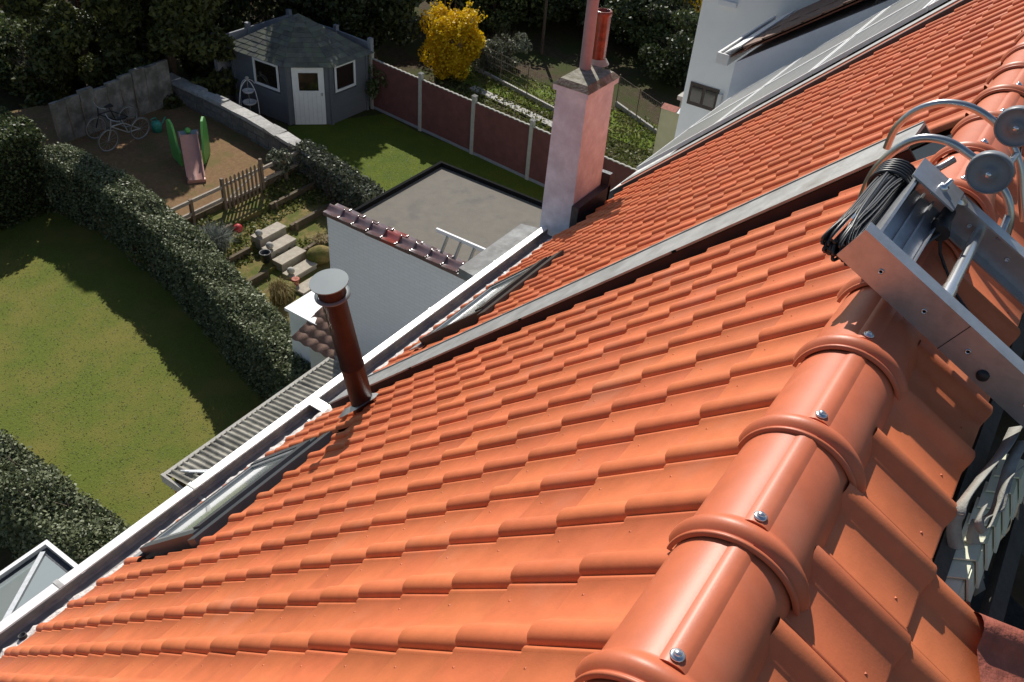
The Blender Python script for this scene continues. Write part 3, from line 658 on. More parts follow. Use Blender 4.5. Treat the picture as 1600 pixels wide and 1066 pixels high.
mb = MB(); mb.box((gx0, gy1 - i_, LZ - .1), (gx1 - .0505, gy1 - .0505, LZ + .0)); mb.box((gx1 - i_, gy0, LZ - .1), (gx1 - .0505, gy1 - i_ - .001, LZ + .0)); part(mb, 'gutter_bed', M['lead'], lan)
mb = MB(); mb.box((gx0, gy1 - .30, GZ), (gx1 - .1, gy1 - .2, LZ - .1)); mb.box((gx1 - .2, gy0, GZ), (gx1 - .1, gy1 - .301, LZ - .1)); part(mb, 'wall', M['whitewall'], lan)

# ------------------------------------------------------------------ houses beyond the solar roof
LD = (13.0, 2.0, GZ)
houseD = thing('row_house', 'pale row house with low tiled roof beyond the solar panels', 'house', LD)
dx = 11.62; dz = -3.20; dy = 4.10
P2 = math.radians(37)
def RD(x, t, n=0.0): return (x, dy - t * math.cos(P2) + n * math.sin(P2), dz + t * math.sin(P2) + n * math.cos(P2))
mb = MB(); mb.hexa([(dx + .05, -2.0, GZ), (13.9, -2.0, GZ), (13.9, dy - .12, GZ), (dx + .05, dy - .12, GZ)], [(dx + .05, -2.0, dz + 4.3), (13.9, -2.0, dz + 4.3), (13.9, dy - .12, dz - .06), (dx + .05, dy - .12, dz - .06)]); part(mb, 'wall', M['bluewall'], houseD)
rd = MB(); rd.slab(RD(dx - .03, 0.0), RD(13.9, 0.0), RD(13.9, 6.5), RD(dx - .03, 6.5), -.02); roofD = part(rd, 'roof', M['underlay'], houseD)
for r in range(16):
    for c in range(4):
        mb = MB(); a, b = dx - .05 + c * .22, dx - .05 + (c + 1) * .22 + .01; t0, t1 = .30 + r * .3, .30 + (r + 1) * .3 + .04
        mb.hexa([RD(a, t0, .022), RD(b, t0, .022), RD(b, t1, .024), RD(a, t1, .024)], [RD(a, t0, .055), RD(b, t0, .055), RD(b, t1, .036), RD(a, t1, .036)]); part(mb, 'roof_tile', M['browntile'], roofD)
mb = MB(); mb.slab(RD(dx + .82, .3, .045), RD(13.9, .3, .045), RD(13.9, 6.5, .045), RD(dx + .82, 6.5, .045), .01); part(mb, 'tile_sheet', M['browntile'], houseD)
mb = MB(); mb.box((dx - .06, dy - .05, dz - .10), (13.9, dy + .14, dz - .06)); mb.box((dx - .06, dy + .11, dz - .0599), (13.9, dy + .14, dz + .06)); mb.box((dx - .06, dy - .05, dz - .0599), (13.9, dy - .02, dz + .04)); mb.box((dx - .085, dy - .05, dz - .1), (dx - .061, dy + .14, dz + .06)); part(mb, 'gutter', M['gutter_white'], houseD)
mb = MB(); mb.slab(RD(dx - .04, -.02, .06), RD(13.9, -.02, .06), RD(13.9, .28, .06), RD(dx - .04, .28, .06), .02); part(mb, 'eave_board', M['gutter_white'], houseD)
mb = MB(); mb.tube([RD(dx - .06, 2.2, -.12), RD(dx - .10, 2.45, .12), RD(dx - .1, 2.75, .10), RD(dx - .06, 2.8, -.1)], .025, 8); part(mb, 'cable', M['black'], houseD)
LE = (16.0, 3.0, GZ)
houseE = thing('house', 'tall off-white rendered house wall at the upper edge of the picture', 'house', LE)
ex = 14.0
mb = MB(); mb.box((ex, -3, GZ), (19.5, 5.58, 0.5)); wE = part(mb, 'wall', M['paintwhite'], houseE)
pa, pb = onx(1076, 124, ex), onx(1123, 150, ex)
zt = pa[2] - .02
mb = MB(); mb.box((ex - .02, pb[1], zt - .42), (ex - .001, pa[1] - .06, zt)); wi = part(mb, 'window', M['brownframe'], houseE)
mid = (pa[1] + pb[1]) / 2 - .03
for y0, y1 in ((pb[1] + .05, mid - .03), (mid + .03, pa[1] - .11)):
    mb = MB(); mb.box((ex - .026, y0, zt - .35), (ex - .0201, y1, zt - .06)); part(mb, 'pane', M['darkglass'], wi)
mb = MB(); mb.beam((ex - .06, pb[1] - .05, zt - .05), (ex - .06, pb[1] - .05, zt - 2.5), .07, .07, (1, 0, 0)); part(mb, 'downpipe', M['whitewall'], houseE)
p1, p2 = onx(1125, 2, ex - .02), onx(1152, 10, ex - .02)
mb = MB(); mb.box((ex - .10, p2[1], p1[2] - .03), (ex - .001, p1[1], p1[2] + .05)); part(mb, 'window_sill', M['white'], houseE)
# yellowish garden wall with pale caps
WY = -6.9
q0 = onz(1034, 166, WY); q1 = onz(1092, 190, WY)
gw = thing('garden_wall', 'yellowish rendered wall with orange and white cap tiles by the far house', 'wall', (q0[0], q0[1], GZ))
mb = MB(); mb.box((q0[0], q1[1] - 1.2, GZ), (q0[0] + .25, q0[1], WY - .03)); part(mb, 'wall', M['yellowwall'], gw)
for k in range(7):
    y = q0[1] - .42 * k
    mb = MB(); mb.add([(q0[0] - .05, y, WY - .03), (q0[0] - .05, y - .4, WY - .03), (q0[0] + .13, y - .4, WY + .05), (q0[0] + .13, y, WY + .05), (q0[0] + .3, y, WY - .03), (q0[0] + .3, y - .4, WY - .03)], [(0, 1, 2, 3), (3, 2, 5, 4), (0, 3, 4), (1, 5, 2)]); part(mb, 'cap_tile', M['white'] if k % 3 else M['tile_old'], gw)
mb = MB(); q = onz(1065, 150, WY + .2); mb.box((q[0], q[1] - 1.4, GZ), (q[0] + 1.6, q[1], WY + .1)); mb.box((q[0] - .05, q[1] - .1, WY + .1), (q[0] + 1.6, q[1] + .08, WY + .2)); sd = thing('lean_to', 'dark lean-to with white edge under the far house window', 'lean-to', (q[0], q[1], GZ)); part(mb, 'body', M['concrete'], sd)

# ------------------------------------------------------------------ roof hoist lying over the ridge
HA = math.radians(25.7)
HD = np.array([0, -math.cos(HA), -math.sin(HA)]); HN = np.array([0, -math.sin(HA), math.cos(HA)])
H0 = np.array([0, 0.082, 0.203])      # upper end, top edge line
def HP(x, t, n): return tuple(np.array([x, 0, 0]) + H0 + HD * t + HN * n)
hoist = thing('roof_hoist', 'aluminium roof hoist head with two rails lying across the orange ridge', 'hoist', (1.45, -0.2, 0.05))
def hbox(m, x0, x1, t0, t1, n0, n1):
    m.hexa([HP(x0, t1, n0), HP(x1, t1, n0), HP(x1, t0, n0), HP(x0, t0, n0)], [HP(x0, t1, n1), HP(x1, t1, n1), HP(x1, t0, n1), HP(x0, t0, n1)])
    return m
RH = 0.105
for xa, sgn in ((1.19, 1), (1.745, -1)):
    web = (xa, xa + .006) if sgn > 0 else (xa - .006, xa)
    fl_ = (xa + .0062, xa + .05) if sgn > 0 else (xa - .05, xa - .0062)
    mb = MB(); hbox(mb, web[0], web[1], -.035 if sgn > 0 else 0.0, 1.6, -RH, 0.0); hbox(mb, fl_[0], fl_[1], -.035 if sgn > 0 else 0.0, 1.6, -.006, 0.0); hbox(mb, fl_[0], fl_[1], 0, 1.6, -RH, -RH + .006)
    rail = part(mb, 'rail', M['alu'], hoist)
    xo = web[0] - .0005 if sgn > 0 else web[1] - .0075
    for t in (.07, .215, .36, .55):
        mb = MB(); mb.lathe(HP(xa + (-.001 if sgn > 0 else -.0075), t, -.055), (-1, 0, 0), [(.0075, 0), (.0075, .002), (.0045, .0021), (.0045, -.001), (.0001, -.001)], 14); part(mb, 'rivet', M['screw'], rail)
mb = MB(); hbox(mb, 1.1888, 1.1898, .31, .312, -RH, -.001); part(mb, 'joint_line', M['black'], hoist)
mb = MB(); mb.lathe(HP(1.1888, .43, -.075), (-1, 0, 0), [(.016, 0), (.015, .006), (.008, .010), (.0001, .010)], 16); part(mb, 'black_plug', M['black'], hoist)
# cross plates at the upper end
mb = MB(); hbox(mb, 1.241, 1.694, -.004, .004, -RH - .01, -.002); part(mb, 'end_plate', M['alu'], hoist)
mb = MB(); hbox(mb, 1.241, 1.694, .0042, .13, -.07, -.064); hbox(mb, 1.241, 1.694, .126, .13, -.064, -.045); part(mb, 'cross_tray', M['alu'], hoist)
mb = MB(); hbox(mb, 1.241, 1.694, .05, .056, -.0638, -.052); hbox(mb, 1.241, 1.694, .085, .091, -.0638, -.052); part(mb, 'tray_rib', M['alu'], hoist)
mb = MB(); hbox(mb, 1.60, 1.738, -.02, .13, .0005, .006); part(mb, 'top_plate', M['alu'], hoist)
mb = MB(); mb.lathe(HP(1.66, .07, .006), HN, [(.014, 0), (.014, .012), (.006, .0125), (.006, .035), (.0001, .036)], 10); part(mb, 'clamp_bolt', M['screw'], hoist)
mb = MB(); mb.lathe(HP(1.7, .115, .0005), HN, [(.04, 0), (.04, .003), (.0001, .0032)], 20); part(mb, 'clamp_washer', M['alu_bright'], hoist)
mb = MB(); mb.tube([HP(1.197, .245, -.05), HP(1.739, .245, -.05)], .017, 16); hb_ = part(mb, 'cross_tube', M['alu_bright'], hoist)
mb = MB(); mb.tube([HP(1.197, .245, -.05), HP(1.36, .245, -.05)], .0195, 16); part(mb, 'sleeve', M['alu_bright'], hb_)
mb = MB(); mb.tube([HP(1.61, .14, -.05), HP(1.70, .14, -.05)], .02, 12); mb.tube([HP(1.56, .15, -.05), HP(1.61, .14, -.05)], .026, 12); part(mb, 'cable_gland', M['black'], hoist)
# hoops and wheels
def arcpts(x, pts, n=36):
    pts = np.array(pts, float); t = np.linspace(0, len(pts) - 1, n); out_ = []
    for tt in t:
        i = int(min(len(pts) - 2, tt)); f_ = tt - i
        p0 = pts[max(i - 1, 0)]; p1_ = pts[i]; p2_ = pts[i + 1]; p3 = pts[min(i + 2, len(pts) - 1)]
        q = .5 * ((2 * p1_) + (-p0 + p2_) * f_ + (2 * p0 - 5 * p1_ + 4 * p2_ - p3) * f_ ** 2 + (-p0 + 3 * p1_ - 3 * p2_ + p3) * f_ ** 3)
        out_.append((x, q[0], q[1]))
    return out_
def hooppx(x, px): return [tuple(onx(u, v, x)[1:]) for u, v in px]
for x, px in ((1.84, ((1338, 345), (1350, 300), (1370, 262), (1405, 230), (1440, 216), (1480, 221), (1512, 240), (1545, 268), (1572, 305), (1578, 340), (1570, 375))),
              (2.12, ((1385, 232), (1400, 200), (1428, 175), (1465, 162), (1500, 163), (1532, 175), (1562, 200), (1585, 235), (1594, 265), (1596, 300), (1600, 345)))):
    mb = MB(); mb.tube(arcpts(x, hooppx(x, px), 44), .0125, 12); part(mb, 'hoop', M['steel'], hoist)
for x, (u, v), r in ((1.79, (1545, 272), .062), (2.06, (1588, 200), .062)):
    c = onx(u, v, x)
    mb = MB(); mb.lathe(c, (1, 0, 0), [(.0001, -.006), (.02, -.006), (.021, 0), (.054, .002), (.056, -.003), (r - .006, -.004), (r, 0.0), (r, .026), (r - .006, .03), (.02, .03), (.0001, .03)], 32); w_ = part(mb, 'wheel', M['wheelgrey'], hoist)
    mb = MB(); mb.lathe(c, (1, 0, 0), [(.0001, -.012), (.008, -.011), (.009, -.0062)], 10); mb.tube([c + np.array([.0302, 0, 0]), c + np.array([.06, 0, 0])], .008, 8); part(mb, 'axle_bolt', M['screw'], w_)
mb = MB(); mb.tube([HP(1.739, .02, -.03), (1.84, .05, .17), (1.86, .03, .19)], .011, 8); mb.tube([HP(1.739, .30, -.03), (1.84, -.17, .08)], .011, 8); mb.tube([(1.84, -.10, .15), (2.12, -.115, .16)], .011, 8); part(mb, 'hoop_brace', M['steel'], hoist)
mb = MB(); mb.beam(onx(1304, 370, 1.235), onx(1334, 338, 1.235), .03, .005); part(mb, 'cable_hook', M['alu_bright'], hoist)
# hanging control cable
hc = thing('control_cable', 'thin black cable hanging from the hoist gland over the ridge', 'cable', (1.45, -.1, .05))
mb = MB(); mb.tube([HP(1.57, .15, -.05), HP(1.47, .13, -.085), HP(1.36, .09, -.10), HP(1.30, .05, -.105)], .0055, 8); part(mb, 'cable', M['rubber'], hc)
mb = MB(); mb.tube([HP(1.62, .14, -.06), HP(1.60, .2, -.11), HP(1.57, .3, -.15), HP(1.55, .42, -.17)], .0045, 8); part(mb, 'cable', M['rubber'], hc)
# bundle of black cable wound along the upper end
cc = thing('cable_coil', 'bundle of black cable wound on the end of the aluminium hoist', 'cable coil', (1.4, .16, .03))
for k in range(46):
    a = RNG.uniform(0, 2 * math.pi); rr = math.sqrt(RNG.uniform(0, 1))
    yc, zc_ = .150 + .036 * rr * math.cos(a), .132 + .030 * rr * math.sin(a)
    xa, xb = 1.235 + .02 * rr + RNG.normal(0, .010), 1.725 - .02 * rr + RNG.normal(0, .016)
    tilt = RNG.normal(0, .35) + 1.1; hw = RNG.uniform(.010, .026); cross = RNG.normal(0, .022); pts = []
    for t in np.linspace(0, 2 * math.pi, 40):
        ct, st_ = math.cos(t), math.sin(t); f_ = (ct + 1) / 2
        ex = np.sign(ct) * abs(ct) ** .55; pts.append(((xa + xb) / 2 + (xb - xa) / 2 * ex, yc + hw * math.cos(tilt) * st_ + cross * (f_ - .5) - .010 * f_ + .012 * (1 - f_), zc_ + hw * math.sin(tilt) * st_ + .030 * (f_ - .5) - .012 * abs(ex) ** 6))
    mb = MB(); mb.tube(pts, .0048, 7, False); part(mb, 'strand', M['rubber'], cc)
for k in range(6):
    xq = 1.64 + .018 * k; mb = MB(); mb.tube([(xq, .15 + .058 * math.cos(t), .138 + .052 * math.sin(t)) for t in np.linspace(0, 2 * math.pi, 22)], .0052, 7); part(mb, 'strand', M['rubber'], cc)

# ------------------------------------------------------------------ open roof on the street side
def beamR(m, x0, s0, x1, s1, w, h, n): m.beam(RB(x0, s0, n), RB(x1, s1, n), w, h, RB(0, 0, 1)); return m
for x in (0.55, 1.05, 1.55, 2.05, 2.6):
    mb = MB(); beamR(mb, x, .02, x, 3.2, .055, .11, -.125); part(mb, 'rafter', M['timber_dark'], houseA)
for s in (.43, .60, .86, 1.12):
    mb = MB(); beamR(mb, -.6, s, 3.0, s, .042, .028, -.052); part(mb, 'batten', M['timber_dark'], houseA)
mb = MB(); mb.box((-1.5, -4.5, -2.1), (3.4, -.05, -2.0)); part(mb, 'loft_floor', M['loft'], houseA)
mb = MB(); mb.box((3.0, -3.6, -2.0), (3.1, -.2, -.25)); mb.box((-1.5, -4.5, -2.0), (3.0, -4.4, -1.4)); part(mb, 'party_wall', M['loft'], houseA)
# stacked pale profiles
pst = thing('profile_stack', 'stack of pale green angle profiles in the open roof below the straps', 'profiles', RB(.95, .62, -.1))
def sp(u, v, n):
    d = ray(u, v); nn = np.array([0, -math.sin(PSI), math.cos(PSI)]); t = (n - nn @ CAM) / (nn @ d); return CAM + t * d
PA, PB = sp(1600, 722, .03), sp(1540, 915, .03)
pd = (PB - PA) / np.linalg.norm(PB - PA); pn_ = np.array([0, -math.sin(PSI), math.cos(PSI)]); ps_ = np.cross(pd, pn_); Lp = np.linalg.norm(PB - PA)
for k in range(8):
    a = PA + pd * Lp * k / 8 - pn_ * .010 * k; b = PA + pd * Lp * (k + 1.25) / 8 - pn_ * .010 * k; w2 = .045
    mb = MB()
    for sg in (-1, 1):
        e = ps_ * sg * w2 - pn_ * .028
        q4 = [a + e, b + e + pd * .03, b + ps_ * sg * .0003, a + ps_ * sg * .0003] if sg < 0 else [a + ps_ * sg * .0003, b + ps_ * sg * .0003, b + e + pd * .03, a + e]
        mb.slab(*q4, .005)
    part(mb, 'profile', M['profile'], pst)
# webbing straps
def ribbon(name, pts, w, th, parent, side):
    pts = np.array(pts, float); t = np.linspace(0, len(pts) - 1, 40); c = []
    for tt in t:
        i = int(min(len(pts) - 2, tt)); f_ = tt - i
        p0 = pts[max(i - 1, 0)]; p1_ = pts[i]; p2_ = pts[i + 1]; p3 = pts[min(i + 2, len(pts) - 1)]
        c.append(.5 * ((2 * p1_) + (-p0 + p2_) * f_ + (2 * p0 - 5 * p1_ + 4 * p2_ - p3) * f_ ** 2 + (-p0 + 3 * p1_ - 3 * p2_ + p3) * f_ ** 3))
    mb = MB(); vs = []
    for k, p in enumerate(c):
        d = c[min(k + 1, 39)] - c[max(k - 1, 0)]; d /= np.linalg.norm(d)
        sd_ = np.array(side(k / 39.0), float); sd_ -= d * (sd_ @ d); sd_ /= np.linalg.norm(sd_); nn = np.cross(d, sd_)
        vs += [p - sd_ * w / 2, p + sd_ * w / 2, p + sd_ * w / 2 + nn * th, p - sd_ * w / 2 + nn * th]
    fs = [(4 * k + a, 4 * k + (a + 1) % 4, 4 * k + 4 + (a + 1) % 4, 4 * k + 4 + a) for k in range(39) for a in range(4)]
    mb.add(vs, fs, True); return part(mb, name, M['strap'], parent)
stp = thing('strap', 'grey webbing strap looping down beside the open tile edge', 'strap', RB(1.1, .5, 0))
def sp(u, v, n): 
    d = ray(u, v); nn = np.array([0, -math.sin(PSI), math.cos(PSI)]); t = (n - nn @ CAM) / (nn @ d); return CAM + t * d
ribbon('webbing', [sp(1588, 668, .03), sp(1568, 705, .05), sp(1535, 745, .05), sp(1502, 790, .04), sp(1490, 825, 0.0), sp(1498, 865, -.05), sp(1520, 895, -.12), sp(1530, 925, -.2)], .034, .003, stp, lambda t: (.5, -.4, .2 + t))
stp2 = thing('strap', 'curled grey webbing strap hanging over the pale profiles', 'strap', RB(1.2, .6, 0))
ribbon('webbing', [sp(1600, 690, .06), sp(1580, 725, .06), sp(1566, 770, .04), sp(1556, 800, .03), sp(1530, 815, .03), sp(1519, 835, .0), sp(1525, 865, -.05), sp(1528, 905, -.12)], .028, .003, stp2, lambda t: (.4, -.5, .3))
stp3 = thing('strap', 'thin pale strap loop at the right edge beside the profiles', 'strap', RB(1.25, .7, 0))
ribbon('webbing', [sp(1600, 730, .05), sp(1575, 752, .07), sp(1560, 790, .05), sp(1545, 825, .04), sp(1535, 830, .05), sp(1528, 812, .06), sp(1538, 790, .06)], .018, .003, stp3, lambda t: (.2, -.3, .9))
mb = MB(); 
bt = thing('loose_tiles', 'loose weathered red tiles lying at the lower right corner of the hole', 'tile', tuple(sp(1560, 960, .02)))
OLD_ME, _ = tile_mesh('old_tile', M['tile_old'])
for k, (u, v, n, rz) in enumerate(((1712, 1100, .02, .25), (1668, 1022, .05, .45))):
    p_ = sp(u, v, n); o = link('tile', OLD_ME, bt); fr = roof_frame(0, 0, -1); fr.translation = Vector(p_)
    o.matrix_local = Matrix.Translation(-bt.location) @ fr @ Matrix.Rotation(rz, 4, 'Z') @ Matrix.Rotation(.08 * k, 4, 'X')
for k in range(7):
    u, v = 1524 + k * 7 + RNG.normal(0, 2), 955 + k * 10 + RNG.normal(0, 3); p = sp(u, v, -.035); mb = MB()
    s3 = .006 + .004 * RNG.random(); vs = [p + RNG.normal(0, s3, 3) for _ in range(4)]; mb.add(vs, [(0, 1, 2), (0, 3, 1), (1, 3, 2), (0, 2, 3)]); part(mb, 'crumb', M['tile_old'], bt)

# ------------------------------------------------------------------ vegetation helpers
def leaves(pts, size, mt, name, parent, flat=0.0, aspect=1.5, **tags):
    n = len(pts); pts = np.asarray(pts, float)
    nrm = RNG.normal(0, 1, (n, 3)); nrm[:, 2] += flat; nrm /= np.linalg.norm(nrm, axis=1)[:, None]
    a = np.cross(nrm, RNG.normal(0, 1, (n, 3))); a /= np.linalg.norm(a, axis=1)[:, None]; b = np.cross(nrm, a)
    s = size * RNG.uniform(.6, 1.4, n)[:, None]
    v = np.empty((n, 4, 3)); v[:, 0] = pts - a * s * aspect * .5; v[:, 1] = pts + b * s * .5 + nrm * s * .12; v[:, 2] = pts + a * s * aspect * .5; v[:, 3] = pts - b * s * .5 + nrm * s * .12
    me = bpy.data.meshes.new(name); me.vertices.add(4 * n); me.vertices.foreach_set('co', v.ravel())
    me.loops.add(4 * n); me.loops.foreach_set('vertex_index', np.arange(4 * n)); me.polygons.add(n); me.polygons.foreach_set('loop_start', np.arange(n) * 4); me.polygons.foreach_set('loop_total', np.full(n, 4))
    me.materials.append(mt); me.update(calc_edges=True)
    o = link(name, me, parent, **tags)
    p = parent; off = Vector((0, 0, 0))
    while p is not None: off += p.location; p = p.parent
    o.location = -off
    return o
def clumps(c, r, n, k=26, fill=.62):
    # points in an uneven crown: k clumps on/in an ellipsoid, each a shell-heavy ball
    c = np.array(c, float); r = np.array(r, float); out_ = []
    cc_ = RNG.normal(0, 1, (k, 3)); cc_ /= np.linalg.norm(cc_, axis=1)[:, None]; cc_ *= RNG.uniform(.45, .95, (k, 1))
    m_ = n // k
    for q in cc_:
        d = RNG.normal(0, 1, (m_, 3)); d /= np.linalg.norm(d, axis=1)[:, None]; rad = RNG.uniform(.35, 1, (m_, 1)) ** .5 * RNG.uniform(.26, .46)
        out_.append(c + (q + d * rad) * r)
    return np.concatenate(out_)
def branchy(base_, top, n, spread, mt, parent, name='branch', r=.02, droop=0.0):
    mb = MB(); base_ = np.array(base_, float)
    for k in range(n):
        a = RNG.uniform(0, 2 * math.pi); h = top * RNG.uniform(.6, 1.05); s = spread * RNG.uniform(.2, 1)
        e = base_ + [s * math.cos(a), s * math.sin(a), h]; mdl = base_ + [s * .35 * math.cos(a), s * .35 * math.sin(a), h * .55]
        b0 = base_ + [RNG.normal(0, .05), RNG.normal(0, .05), 0]
        mb.tube([b0, mdl, e + np.array([0, 0, -droop])], [r, r * .7, r * .2], 5, False)
        for q in range(2):
            f_ = RNG.uniform(.4, .8); st = mdl + (e - mdl) * f_; mb.tube([st, st + RNG.normal(0, .22 * spread, 3) + [0, 0, .2 * top]], [r * .4, r * .12], 4, False)
    return part(mb, name, mt, parent)
def tree(name, label, cat, b, h, rad, lm, nleaf, size, crown_lo=.15, k=30, group=None, trunk_r=.12, flat=0.0, bark='bark'):
    b = np.array(b, float); t = thing(name, label, cat, b, group)
    mb = MB(); mb.tube([b - [0, 0, .1], b + [RNG.normal(0, .08), RNG.normal(0, .08), h * .45], b + [RNG.normal(0, .15), RNG.normal(0, .15), h * .9]], [trunk_r, trunk_r * .7, trunk_r * .2], 8)
    for q in range(9):
        a = RNG.uniform(0, 6.28); z = h * RNG.uniform(crown_lo, .8); e = np.array([math.cos(a) * rad * .75, math.sin(a) * rad * .75, h * .14])
        mb.tube([b + [0, 0, z], b + [0, 0, z] + e * .55, b + [0, 0, z] + e], [trunk_r * .4, trunk_r * .25, trunk_r * .08], 5, False)
    part(mb, 'trunk', M[bark], t)
    lo = h * crown_lo
    leaves(clumps((b[0], b[1], b[2] + (lo + h) / 2), (rad, rad, (h - lo) / 2), nleaf, k), size, M[lm], 'crown', t, flat)
    return t
def hedge(label, line, w, z0, z1, n, size, lm, group, name='hedge', bulge=.12):
    line = np.array(line, float); seg = np.diff(line, axis=0); ln = np.linalg.norm(seg, axis=1); cum = np.concatenate([[0], np.cumsum(ln)])
    t = thing(name, label, 'hedge', (line[0][0], line[0][1], z0), group)
    def at(s):
        i = np.clip(np.searchsorted(cum, s) - 1, 0, len(seg) - 1); f_ = (s - cum[i]) / ln[i]; p = line[i] + seg[i] * f_[:, None]; d = seg[i] / ln[i][:, None]
        return p, np.stack([d[:, 1], -d[:, 0]], 1)
    s = RNG.uniform(0, cum[-1], n); which = RNG.random(n); side = np.where(which < .34, -1, np.where(which < .56, 1, 0))
    lump = .05 * np.sin(s * 2.3) + .04 * np.sin(s * 5.1 + 1) + .03 * np.sin(s * 11.0)
    off = np.where(side == 0, RNG.uniform(-1, 1, n), side * (1 - np.abs(RNG.normal(0, .13, n)))) * (w / 2 + lump * bulge * 4)
    hz = np.where(side == 0, 1 - np.abs(RNG.normal(0, .07, n)) + .03 * np.sin(s * 3.7 + off * 5), RNG.uniform(.02, 1, n))
    hz = hz - .10 * np.clip(np.abs(off) / (w / 2) - .6, 0, 1)
    p, nr = at(s); q = np.stack([p[:, 0] + nr[:, 0] * off, p[:, 1] + nr[:, 1] * off, z0 + (z1 - z0) * hz + lump * .3], 1) + RNG.normal(0, .03, (n, 3))
    leaves(q, size, M[lm], 'foliage', t, 1.0)
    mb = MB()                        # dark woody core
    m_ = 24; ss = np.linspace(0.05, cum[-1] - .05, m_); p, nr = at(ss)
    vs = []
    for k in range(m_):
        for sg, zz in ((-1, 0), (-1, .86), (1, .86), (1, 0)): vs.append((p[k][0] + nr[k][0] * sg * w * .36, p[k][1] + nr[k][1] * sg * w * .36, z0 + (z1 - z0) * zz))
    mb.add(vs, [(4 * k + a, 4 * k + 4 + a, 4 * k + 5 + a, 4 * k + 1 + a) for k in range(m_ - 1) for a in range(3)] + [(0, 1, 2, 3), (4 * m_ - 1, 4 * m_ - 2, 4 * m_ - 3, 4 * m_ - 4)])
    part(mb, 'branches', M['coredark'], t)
    mb = MB()
    for k in range(60):
        s_ = np.array([RNG.uniform(0, cum[-1])]); p, nr = at(s_); o_ = RNG.uniform(-.5, .5) * w
        a = np.array([p[0][0] + nr[0][0] * o_, p[0][1] + nr[0][1] * o_, z1 - .15]); mb.tube([a, a + RNG.normal(0, .08, 3) + [0, 0, .22]], [.008, .003], 4, False)
    part(mb, 'twigs', M['paletwig'], t, kind='stuff')
    return t
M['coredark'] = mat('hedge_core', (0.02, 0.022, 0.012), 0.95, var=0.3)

# ------------------------------------------------------------------ hedges
HG = 'clipped garden hedges'
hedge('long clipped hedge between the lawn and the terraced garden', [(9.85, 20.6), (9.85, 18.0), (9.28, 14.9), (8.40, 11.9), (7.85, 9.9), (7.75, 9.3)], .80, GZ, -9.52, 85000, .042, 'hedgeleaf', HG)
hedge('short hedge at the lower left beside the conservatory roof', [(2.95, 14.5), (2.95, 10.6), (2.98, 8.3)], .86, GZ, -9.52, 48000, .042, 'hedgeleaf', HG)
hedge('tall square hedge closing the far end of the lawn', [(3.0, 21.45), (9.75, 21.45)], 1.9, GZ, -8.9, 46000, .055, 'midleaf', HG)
# ------------------------------------------------------------------ back wall of the yard with bicycle
bw = thing('back_wall', 'low whitewashed slab wall behind the bicycle', 'wall', (13.0, 22.75, YZ))
for k in range(9):
    x = 11.3 + k * .44; h = 1.15 + RNG.normal(0, .05) + .03 * k
    mb = MB(); mb.box((x, 22.72 + RNG.normal(0, .015), YZ - .3), (x + .43, 22.84, YZ + h)); part(mb, 'slab', M['shadeslab'], bw)
for k in range(8):
    mb = MB(); x = 11.28 + k * .44; mb.box((x - .01, 22.70, YZ - .3), (x + .03, 22.719 - .012, YZ + 1.0)); part(mb, 'joint_batten', M['board'], bw)
def bicycle(label, p0, p1, lean, fm, group):
    p0 = np.array(p0, float); p1 = np.array(p1, float); d = p1 - p0; d /= np.linalg.norm(d)
    up = np.array([0, math.sin(lean), math.cos(lean)]); sd_ = np.cross(d, up)
    t = thing('bicycle', label, 'bicycle', (p0 + p1) / 2, group); R_ = .335
    c0 = p0 + up * R_; c1 = p0 + d * 1.06 + up * R_
    for c in (c0, c1):
        mb = MB(); pts = [c + R_ * (math.cos(a) * d + math.sin(a) * up) for a in np.linspace(0, 2 * math.pi, 37)]; mb.tube(pts, .019, 7, False); w_ = part(mb, 'wheel', M['tyre'], t)
        mb = MB(); mb.tube([c + (R_ - .03) * (math.cos(a) * d + math.sin(a) * up) for a in np.linspace(0, 2 * math.pi, 37)], .010, 6, False)
        for a in np.linspace(0, 2 * math.pi, 13)[:-1]: mb.tube([c, c + (R_ - .03) * (math.cos(a) * d + math.sin(a) * up)], .0025, 3, False)
        part(mb, 'rim', M['silver'], w_)
    P_ = lambda a, b: p0 + d * a + up * b
    mb = MB()
    for a, b in (((1.06, .335), (.66, .36)), ((.66, .36), (.50, .80)), ((.66, .36), (.14, .72)), ((.14, .72), (.54, .70)), ((1.06, .335), (.54, .70)), ((.0, .335), (.12, .62)), ((.12, .62), (.16, .92))): mb.tube([P_(*a), P_(*b)], .017, 7)
    part(mb, 'frame', M[fm], t)
    mb = MB(); mb.tube([P_(.22, .98) + sd_ * .28, P_(.15, .95) + sd_ * .1, P_(.15, .95) - sd_ * .1, P_(.22, .98) - sd_ * .28], .013, 6); part(mb, 'handlebar', M['silver'], t)
    mb = MB(); mb.hexa([P_(.60, .84) + sd_ * .07, P_(.60, .84) - sd_ * .07, P_(.36, .85) - sd_ * .02, P_(.36, .85) + sd_ * .02], [P_(.60, .89) + sd_ * .08, P_(.60, .89) - sd_ * .08, P_(.36, .88) - sd_ * .025, P_(.36, .88) + sd_ * .025]); part(mb, 'saddle', M['black'], t)
    return t
bicycle('silver bicycle leaning against the pale back wall', onz(172, 236, YZ), onz(228, 214, YZ), -.12, 'silver', 'bicycles')
bicycle('dark bicycle hidden behind the silver bicycle', onz(165, 222, YZ) + [0, .35, 0], onz(225, 200, YZ) + [0, .35, 0], -.1, 'black', 'bicycles')
tq = onz(246, 205, YZ); tt = thing('watering_can', 'teal plastic can on the ground right of the bicycles', 'watering can', tq)
